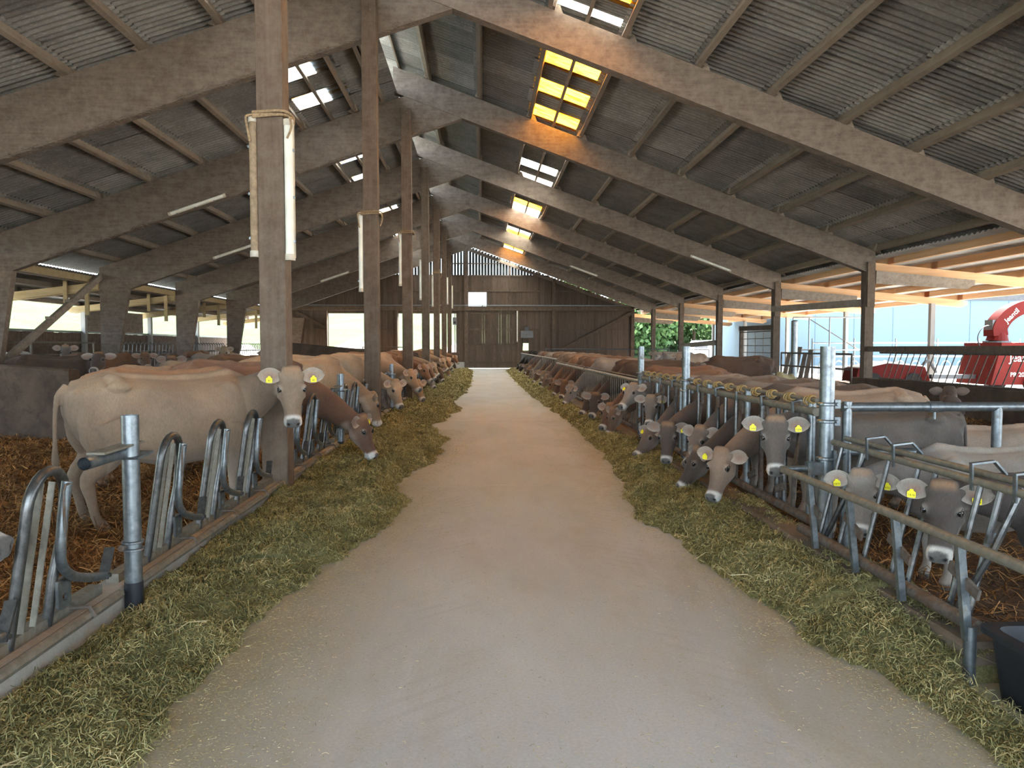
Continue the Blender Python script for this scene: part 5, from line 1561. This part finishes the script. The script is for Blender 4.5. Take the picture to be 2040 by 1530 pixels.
# ------------------------------------------------------------------ swing the loose neck bars aside where a neck goes through
def world_tree(o, off=0.0):
    mw = Matrix.Translation((0, off, 0)) @ o.matrix_world
    return BVHTree.FromPolygons([mw @ v.co for v in o.data.vertices], [tuple(p.vertices) for p in o.data.polygons])
def make_room():
    bpy.context.view_layer.update()
    def lo_hi(o):
        c = [o.matrix_world @ Vector(b) for b in o.bound_box]
        return min(v.y for v in c), max(v.y for v in c)
    solid = [o for o in bpy.data.objects if o.type == 'MESH' and o.parent and (
             (o.parent.name.startswith('cow') and o.name.split('.')[0] in ('body', 'ear_tag') and o.parent.location.x > 2.5) or
             (o.parent.name.startswith('steel_post') and abs(o.parent.location.x - XR) < .1))]
    solid = [(world_tree(o), *lo_hi(o)) for o in solid]
    for f in [o for o in bpy.data.objects if o.name.startswith(('feed_fence', 'calf_fence')) and o.get('category') == 'fence' and abs(o.location.x - XR) < .1]:
        kids = [c for c in f.children if c.name.split('.')[0] in ('stanchion', 'upright', 'neck_bar', 'hanger', 'hinge_plate', 'thin_bar', 'slanted_bar', 'swing_bar')]
        for c in kids:
            a, b = lo_hi(c)
            near = [t for t, p, q in solid if q > a - .5 and p < b + .5]
            if not near: continue
            for k in range(0, 46):
                off = (0.01 * (k + 1) // .02) * .02 * (1 if k % 2 else -1) if k else 0.0
                t = world_tree(c, off)
                if not any(t.overlap(n) for n in near):
                    c.location.y += off; break
make_room()
# ------------------------------------------------------------------ hay, straw and chaff
def interp(y, tab): return float(np.interp(y, [a for a, b in tab], [b for a, b in tab]))
EDGE_L = [(1.5,-1.30),(2.8,-1.28),(4.0,-1.22),(5.1,-1.05),(6.0,-.80),(7.2,-.70),(8.0,-.95),(9.0,-.80),(10.5,-.55),(12.5,-.62),(14,-.95),(16,-.70),(18,-.50),(20,-.80),(24,-.55),(28,-.45),(36,-.5),(47,-.6)]
EDGE_R = [(1.5,2.0),(2.85,1.90),(3.6,1.68),(4.4,1.58),(5.5,1.50),(6.3,1.36),(7.6,1.46),(9,1.62),(10.5,1.66),(12,1.70),(15,1.72),(18,1.62),(22,1.50),(28,1.45),(36,1.45),(47,1.5)]
def hay_h(x, y, side):
    if side == 'L':
        e = interp(y, EDGE_L) + .16 * noise.noise(Vector((0, y*1.3, 4))) + .06 * noise.noise(Vector((0, y*5, 9)))
        d = e - x; w = e + 1.95
    else:
        e = interp(y, EDGE_R) + .12 * noise.noise(Vector((3, y*1.3, 4))) + .06 * noise.noise(Vector((3, y*5, 9)))
        d = x - e; w = 2.4 - e
    if d <= 0 or (side == 'R' and y < 3.20 and x > 2.09): return -.03
    q = min(1, d / .30); q = q*q*(3-2*q)
    n1 = noise.noise(Vector((x*1.5, y*1.2, 2 if side == 'L' else 7))) ; n2 = noise.noise(Vector((x*5, y*5, 2))); n3 = noise.noise(Vector((x*13, y*13, 5)))
    base = (.085 if y < 5 else .13) if side == 'L' else (.10 if y < 4 else .14)
    thin = 1.0
    if side == 'L' and x < -1.6 and y < 7: thin = .75
    return max(.006, q * thin * (base + .085 * n1 + .038 * n2 + .018 * n3))
def hay_bed(side, y0, y1, st, name, label):
    x0, x1 = (-1.95, -.25) if side == 'L' else (1.15, 2.38)
    nx = int((x1-x0)/st)+1; ny = int((y1-y0)/st)+1
    vs_ = []; fs = []
    for j in range(ny):
        y = y0 + (y1-y0)*j/(ny-1)
        for i in range(nx):
            x = x0 + (x1-x0)*i/(nx-1); vs_.append((x, y, hay_h(x, y, side)))
    for j in range(ny-1):
        for i in range(nx-1):
            a = j*nx+i
            if max(vs_[a][2], vs_[a+1][2], vs_[a+nx][2], vs_[a+nx+1][2]) > -.02: fs.append((a, a+1, a+nx+1, a+nx))
    me = bpy.data.meshes.new(name); me.from_pydata(vs_, [], fs)
    for p in me.polygons: p.use_smooth = True
    me.materials.append(M['hay_bed'])
    return link(bpy.data.objects.new(name, me))
def strand_obj(name, P, L, W, mat, parent=None, tilt=.45, az=None, bend=.25):
    n = len(P); P = np.asarray(P, np.float32)
    a = rng.random(n) * 2 * np.pi if az is None else az
    t = rng.normal(size=n) * tilt
    d = np.stack([np.cos(a)*np.cos(t), np.sin(a)*np.cos(t), np.sin(t)], 1)
    sd = np.stack([-np.sin(a), np.cos(a), rng.normal(size=n)*.5], 1); sd /= np.linalg.norm(sd, axis=1)[:, None]
    L = L[:, None]; W = W[:, None]
    bd = np.stack([np.zeros(n), np.zeros(n), np.abs(rng.normal(size=n))*bend], 1) * L + sd * rng.normal(size=(n,1)) * L * .12
    A, B_, C = P - d*L/2, P + bd, P + d*L/2
    v = np.stack([A - sd*W/2, A + sd*W/2, B_ + sd*W/2, B_ - sd*W/2, C + sd*W/2, C - sd*W/2], 1).reshape(-1, 3)
    i6 = np.arange(n, dtype=np.int32)[:, None] * 6
    f = np.concatenate([i6 + np.array([[0,1,2,3]]), i6 + np.array([[3,2,4,5]])], 1).reshape(-1)
    me = bpy.data.meshes.new(name); me.vertices.add(6*n); me.vertices.foreach_set('co', v.astype(np.float32).ravel())
    me.loops.add(8*n); me.loops.foreach_set('vertex_index', f.astype(np.int32))
    me.polygons.add(2*n); me.polygons.foreach_set('loop_start', np.arange(0, 8*n, 4, dtype=np.int32))
    me.update(calc_edges=True); me.materials.append(mat)
    return link(bpy.data.objects.new(name, me), parent)
def hay(side, label):
    par = hay_bed(side, 1.3, 13, .045, 'hay_bed', label)
    tag(par, label, 'hay', kind='stuff')
    o2 = hay_bed(side, 13, 47, .12, 'hay_far', label); o2.parent = par; o2['kind'] = 'stuff'
    P, L, W = [], [], []
    rr = np.random.default_rng(5 if side == 'L' else 6)
    x0, x1 = (-1.93, -.3) if side == 'L' else (1.2, 2.36)
    for (ya, yb, dens, l0, l1, w) in ((1.5, 4.5, 11000, .02, .075, .0030), (4.5, 8, 8500, .022, .08, .0036), (8, 13, 4500, .03, .09, .005), (13, 24, 1600, .05, .11, .009), (24, 46, 400, .07, .16, .018)):
        m = int((yb-ya)*(x1-x0)*dens)
        xs = rr.random(m)*(x1-x0)+x0; ys = rr.random(m)*(yb-ya)+ya
        for x, y in zip(xs, ys):
            h = hay_h(x, y, side)
            if h > 0: P.append((x, y, h + .004 + abs(rr.normal())*.008)); L.append(l0 + (l1-l0)*rr.random()**2.2); W.append(w*(.6+.8*rr.random()))
    o = strand_obj('hay_strand', P, np.array(L), np.array(W), M['hay_strands'], par, .30)
    o['kind'] = 'stuff'
    # a few long pale stalks
    P = []; 
    for i in range(260):
        y = 1.8 + 10*rr.random()**1.5; x = x0 + (x1-x0)*rr.random(); h = hay_h(x, y, side)
        if h > 0: P.append((x, y, h + .014))
    o = strand_obj('stalk', P, .10 + .14*rr.random(len(P)), np.full(len(P), .0055), M['chaff'], par, .12, None, .1); o['kind'] = 'stuff'
hay('L', 'green-brown chopped hay along the foot of the arched fence')
hay('R', 'green-brown chopped hay along the foot of the straight fence')
# chaff scattered over the aisle floor: dense beside the hay, thin in the middle
P, L, W = [], [], []
rr = np.random.default_rng(9)
for i in range(70000):
    y = 1.5 + 12*rr.random()**1.6
    eL, eR = interp(y, EDGE_L), interp(y, EDGE_R)
    u_ = rr.random()
    if u_ < .52: x = eL + abs(rr.normal())*.26
    elif u_ < .74: x = eR - abs(rr.normal())*.16
    else: x = eL + (eR-eL)*rr.random()
    if eL - .1 < x < eR + .1: P.append((x, y, .003)); L.append(.005 + .022*rr.random()**4); W.append(.0014+.0014*rr.random())
o = strand_obj('chaff', P, np.array(L), np.array(W), M['chaff'], None, .05, None, .05); tag(o, 'loose chaff scattered over the concrete aisle', 'chaff', kind='stuff')
# bedding straw
def bedding(name, rects, mat, label, l0, l1, tz=.0):
    P, L, W = [], [], []
    for (xa, xb, ya, yb, nn, w) in rects:
        for i in range(nn):
            x = xa+(xb-xa)*rr.random(); y = ya+(yb-ya)*rr.random()
            h = .07 * noise.fractal(Vector((x*.8, y*.8, 3.0)), 1, 2, 4) + .03 if x < 0 else .06 * noise.fractal(Vector((x*.8, y*.8, 8.0)), 1, 2, 4)
            P.append((x, y, h + .012 + abs(rr.normal())*.016)); L.append(l0+(l1-l0)*rr.random()); W.append(w*(.6+.8*rr.random()))
    o = strand_obj(name, P, np.array(L), np.array(W), mat, None, .22, None, .2); tag(o, label, 'straw', kind='stuff')
bedding('bedding_straw', [(-6.8,-2.15,1.2,6.5,26000,.0055),(-7.6,-2.15,6.5,12,20000,.0075),(-6,-2.15,12,26,9000,.012)], M['straw_strands'], 'loose golden-brown straw bedding in the cow pen', .07, .24)
bedding('bedding_straw', [(2.45,6.5,2.2,7,9000,.006),(3.0,10,7,16,9000,.009)], M['straw_strands'], 'thin brown straw bedding in the heifer pen', .06, .2)
# ------------------------------------------------------------------ lamps, ropes, tub and small fittings
def tube_lamp(name, L, cover, grime=False):
    """fluorescent batten with diffuser, end caps and clips; along local z, centre at 0"""
    def build(root):
        MB().box((-.045,-.02,-L/2),(.045,.03,L/2)).build('housing', M['lamp_body'], root)
        m = MB(); n = 10
        poly = [(.042*math.cos(a), -.02-.055*math.sin(a)) for a in [math.pi*k/n for k in range(n+1)]]
        m.prism(poly, 'z', -L/2+.03, L/2-.03); m.build('diffuser', M[cover], root, 50)
        for s in (-1, 1):
            m = MB(); m.prism([(.05*math.cos(a), -.015-.065*math.sin(a)) for a in [math.pi*k/n for k in range(n+1)]], 'z', s*L/2-.03, s*L/2+.03); m.build('end_cap', M['lamp_body'], root, 50)
        for z in (-.38, -.05, .30):
            MB().box((-.055,-.035,z*L-.012),(.055,.0,z*L+.012)).build('clip', M['galvanised'], root)
    return build
def strapped_lamp(k, side, z, L, cover, label, rope=True):
    y = FRY[k] - .24; x = post_x(k) + side * .165
    r_ = empty('tube_lamp', (x, y - .06, z)); tag(r_, label, 'lamp', 'tube lamps strapped to the posts')
    tube_lamp('x', L, cover)(r_)
def rope_on(k, z, label, bushy=0):
    y = FRY[k] - .24
    r_ = empty('rope', (post_x(k), y, z)); tag(r_, label, 'rope', 'ropes tied round the posts')
    w = .150
    for j, dz in enumerate((0, .025, -.02)):
        pts = [(-w,-w,dz),(w,-w,dz+.01*j),(w,w,dz),(-w,w,dz+.012),(-w,-w,dz)]
        MB().tube(bez(pts, 5), .013, 6).build('loop', M['rope'], r_, 60)
    MB().tube(bez([(w,-w,.0),(w+.05,-w-.02,-.03),(w+.06,-w,-.12),(w+.02,-w,-.22)], 4), .011, 6).build('tail', M['rope'], r_, 60)
    MB().tube(bez([(-w,-w,.0),(-w-.06,-w-.01,-.02),(-w-.05,-w-.03,-.10),(-w-.03,-w,-.25)], 4), .011, 6).build('tail', M['rope'], r_, 60)
    if bushy:
        q = rng.normal(size=(bushy, 3)) * np.array([.13,.05,.035]) + np.array([0,-w-.01,0])
        o = strand_obj('frayed_fibre', q, .05 + .08*rng.random(bushy), np.full(bushy, .004), M['rope'], r_, .5); o['kind'] = 'stuff'
strapped_lamp(0, -1, 3.03, 1.28, 'lamp_grime', 'grimy straw-crusted tube lamp strapped to the first timber post')
strapped_lamp(0, 1, 3.0, 1.28, 'lamp_cover', 'clean white tube lamp strapped to the first timber post')
strapped_lamp(1, -1, 3.12, 1.30, 'lamp_cover', 'cream tube lamp hanging on the second timber post')
strapped_lamp(2, -1, 3.72, 1.30, 'lamp_cover', 'cream tube lamp hanging on the third timber post')
strapped_lamp(3, -1, 3.75, 1.30, 'lamp_cover', 'cream tube lamp hanging on the fourth timber post')
strapped_lamp(4, -1, 3.85, 1.30, 'lamp_cover', 'cream tube lamp hanging on the fifth timber post')
strapped_lamp(5, 1, 4.3, 1.30, 'lamp_cover', 'cream tube lamp hanging on the sixth timber post')
strapped_lamp(6, 1, 4.4, 1.30, 'lamp_cover', 'cream tube lamp hanging on the seventh timber post')
rope_on(0, 3.70, 'pale rope tied round the first timber post above its lamps')
rope_on(1, 3.78, 'frayed rope wound round the second timber post', 120)
rope_on(2, 4.40, 'bushy old rope wound round the third timber post', 200)
rope_on(4, 4.6, 'old rope wound round the fifth timber post', 120)
# wires beside the first lamp
# lamps fixed under the rafters
def beam_lamp(x, k, side, label, off=-.20):
    f, a = (top_r, ANG_R) if side == 'R' else (top_l, -ANG_L)
    z = f(x) - (.62 if side == 'R' else 1.05) + .05
    r_ = empty('tube_lamp', (x, FY[k] + off, z)); tag(r_, label, 'lamp', 'tube lamps under the rafters')
    tube_lamp('x', 1.45, 'lamp_cover')(r_)
    r_.rotation_euler = (0, R(90) + a, 0)
beam_lamp(7.9, 3, 'R', 'tube lamp fixed low on the fourth rafter above the heifer pen')
beam_lamp(5.2, 5, 'R', 'tube lamp fixed on the sixth rafter above the heifer pen')
beam_lamp(-8.3, 3, 'L', 'tube lamp fixed under the deep rafter above the second tapered leg')
beam_lamp(-7.4, 5, 'L', 'tube lamp fixed under a deep rafter near the gable end')
beam_lamp(-7.2, 2, 'L', 'tube lamp fixed under the deep rafter above the concrete wall')
# black feed tub
tb = empty('feed_tub', (2.50, 2.66, 0)); tag(tb, 'black plastic feed tub standing on the hay by the calf fence', 'tub')
m = MB()
def tubring(w, l, z, n=8, r=.06):
    pts = []
    for cx, cy, a0 in ((w-r,l-r,0),(-w+r,l-r,90),(-w+r,-l+r,180),(w-r,-l+r,270)):
        for k in range(4): a = R(a0 + 30*k); pts.append((cx+r*math.cos(a), cy+r*math.sin(a), z))
    return pts
rings = [tubring(.30,.42,.0), tubring(.33,.45,.27), tubring(.36,.48,.275), tubring(.36,.48,.30), tubring(.31,.43,.30), tubring(.27,.39,.03)]
n = len(rings[0])
for rg in rings: m.v.extend(rg)
for i in range(len(rings)-1):
    for k in range(n): m.f.append((i*n+k, i*n+(k+1)%n, (i+1)*n+(k+1)%n, (i+1)*n+k))
m.f.append(tuple(reversed(range(n)))); m.f.append(tuple((len(rings)-1)*n + k for k in range(n)))
m.build('tub', M['black_plastic'], tb, 40)
MB().box((-.335,-.14,.205),(-.322,.14,.235)).build('grip', M['black_plastic'], tb)
# fittings on the gable wall
bx = empty('switch_box', (3.06, Y_BACK - .12, 2.1)); tag(bx, 'grey switch box on the gable boards beside the door', 'box')
MB().box((-.42,-.12,-.02),(.42,.1,.45)).build('case', M['drain_box'], bx); MB().box((-.15,-.15,.45),(.12,.1,.72)).build('meter', M['machine_grey'], bx); MB().tube([(-.3,-.1,-.02),(-.3,-.1,-.6)], .03, 6).build('cable', M['black_plastic'], bx)
pt = empty('wall_tube', (2.40, Y_BACK - .2, 0)); tag(pt, 'pale vertical tube lamp beside the gable door', 'lamp')
MB().box((-.04,-.04,1.85),(.04,.04,3.9)).build('housing', M['lamp_cover'], pt); MB().box((-.05,-.05,1.80),(.05,.05,1.87)).build('end_cap', M['lamp_body'], pt)
sk = empty('loudspeaker', (-1.85, Y_BACK - .3, 3.2)); tag(sk, 'small grey box fixed on the last post by the gable', 'box')
MB().box((-.1,-.12,-.25),(.16,.1,.25)).build('case', M['drain_box'], sk); MB().tube([(.03,-.13,-.1),(.03,-.12,-.1)], .08, 12).build('grille', M['black_plastic'], sk)
# cobwebs that trail along the lower edge of the deep rafters
for k in (1, 2):
    n = 900
    xs = -11.2 + 10*rng.random(n); xs = xs[~((xs > -2.12) & (xs < -1.70)) & ~((k == 2) & (xs > -8.1) & (xs < -6.3))]; n = len(xs); zz = np.array([top_l(x) - 1.05 for x in xs])
    P = np.stack([xs, np.full(n, FY[k] - .10) + rng.normal(size=n)*.015, zz - .005 + rng.normal(size=n)*.012], 1)
    o = strand_obj('cobweb', P, .08 + .16*rng.random(n), np.full(n, .010), M['cobweb'], None, .2, rng.normal(size=n)*.25, .2)
    tag(o, 'dusty cobwebs along the lower edge of the %s deep rafter' % ('first' if k == 1 else 'second'), 'cobweb', kind='stuff')
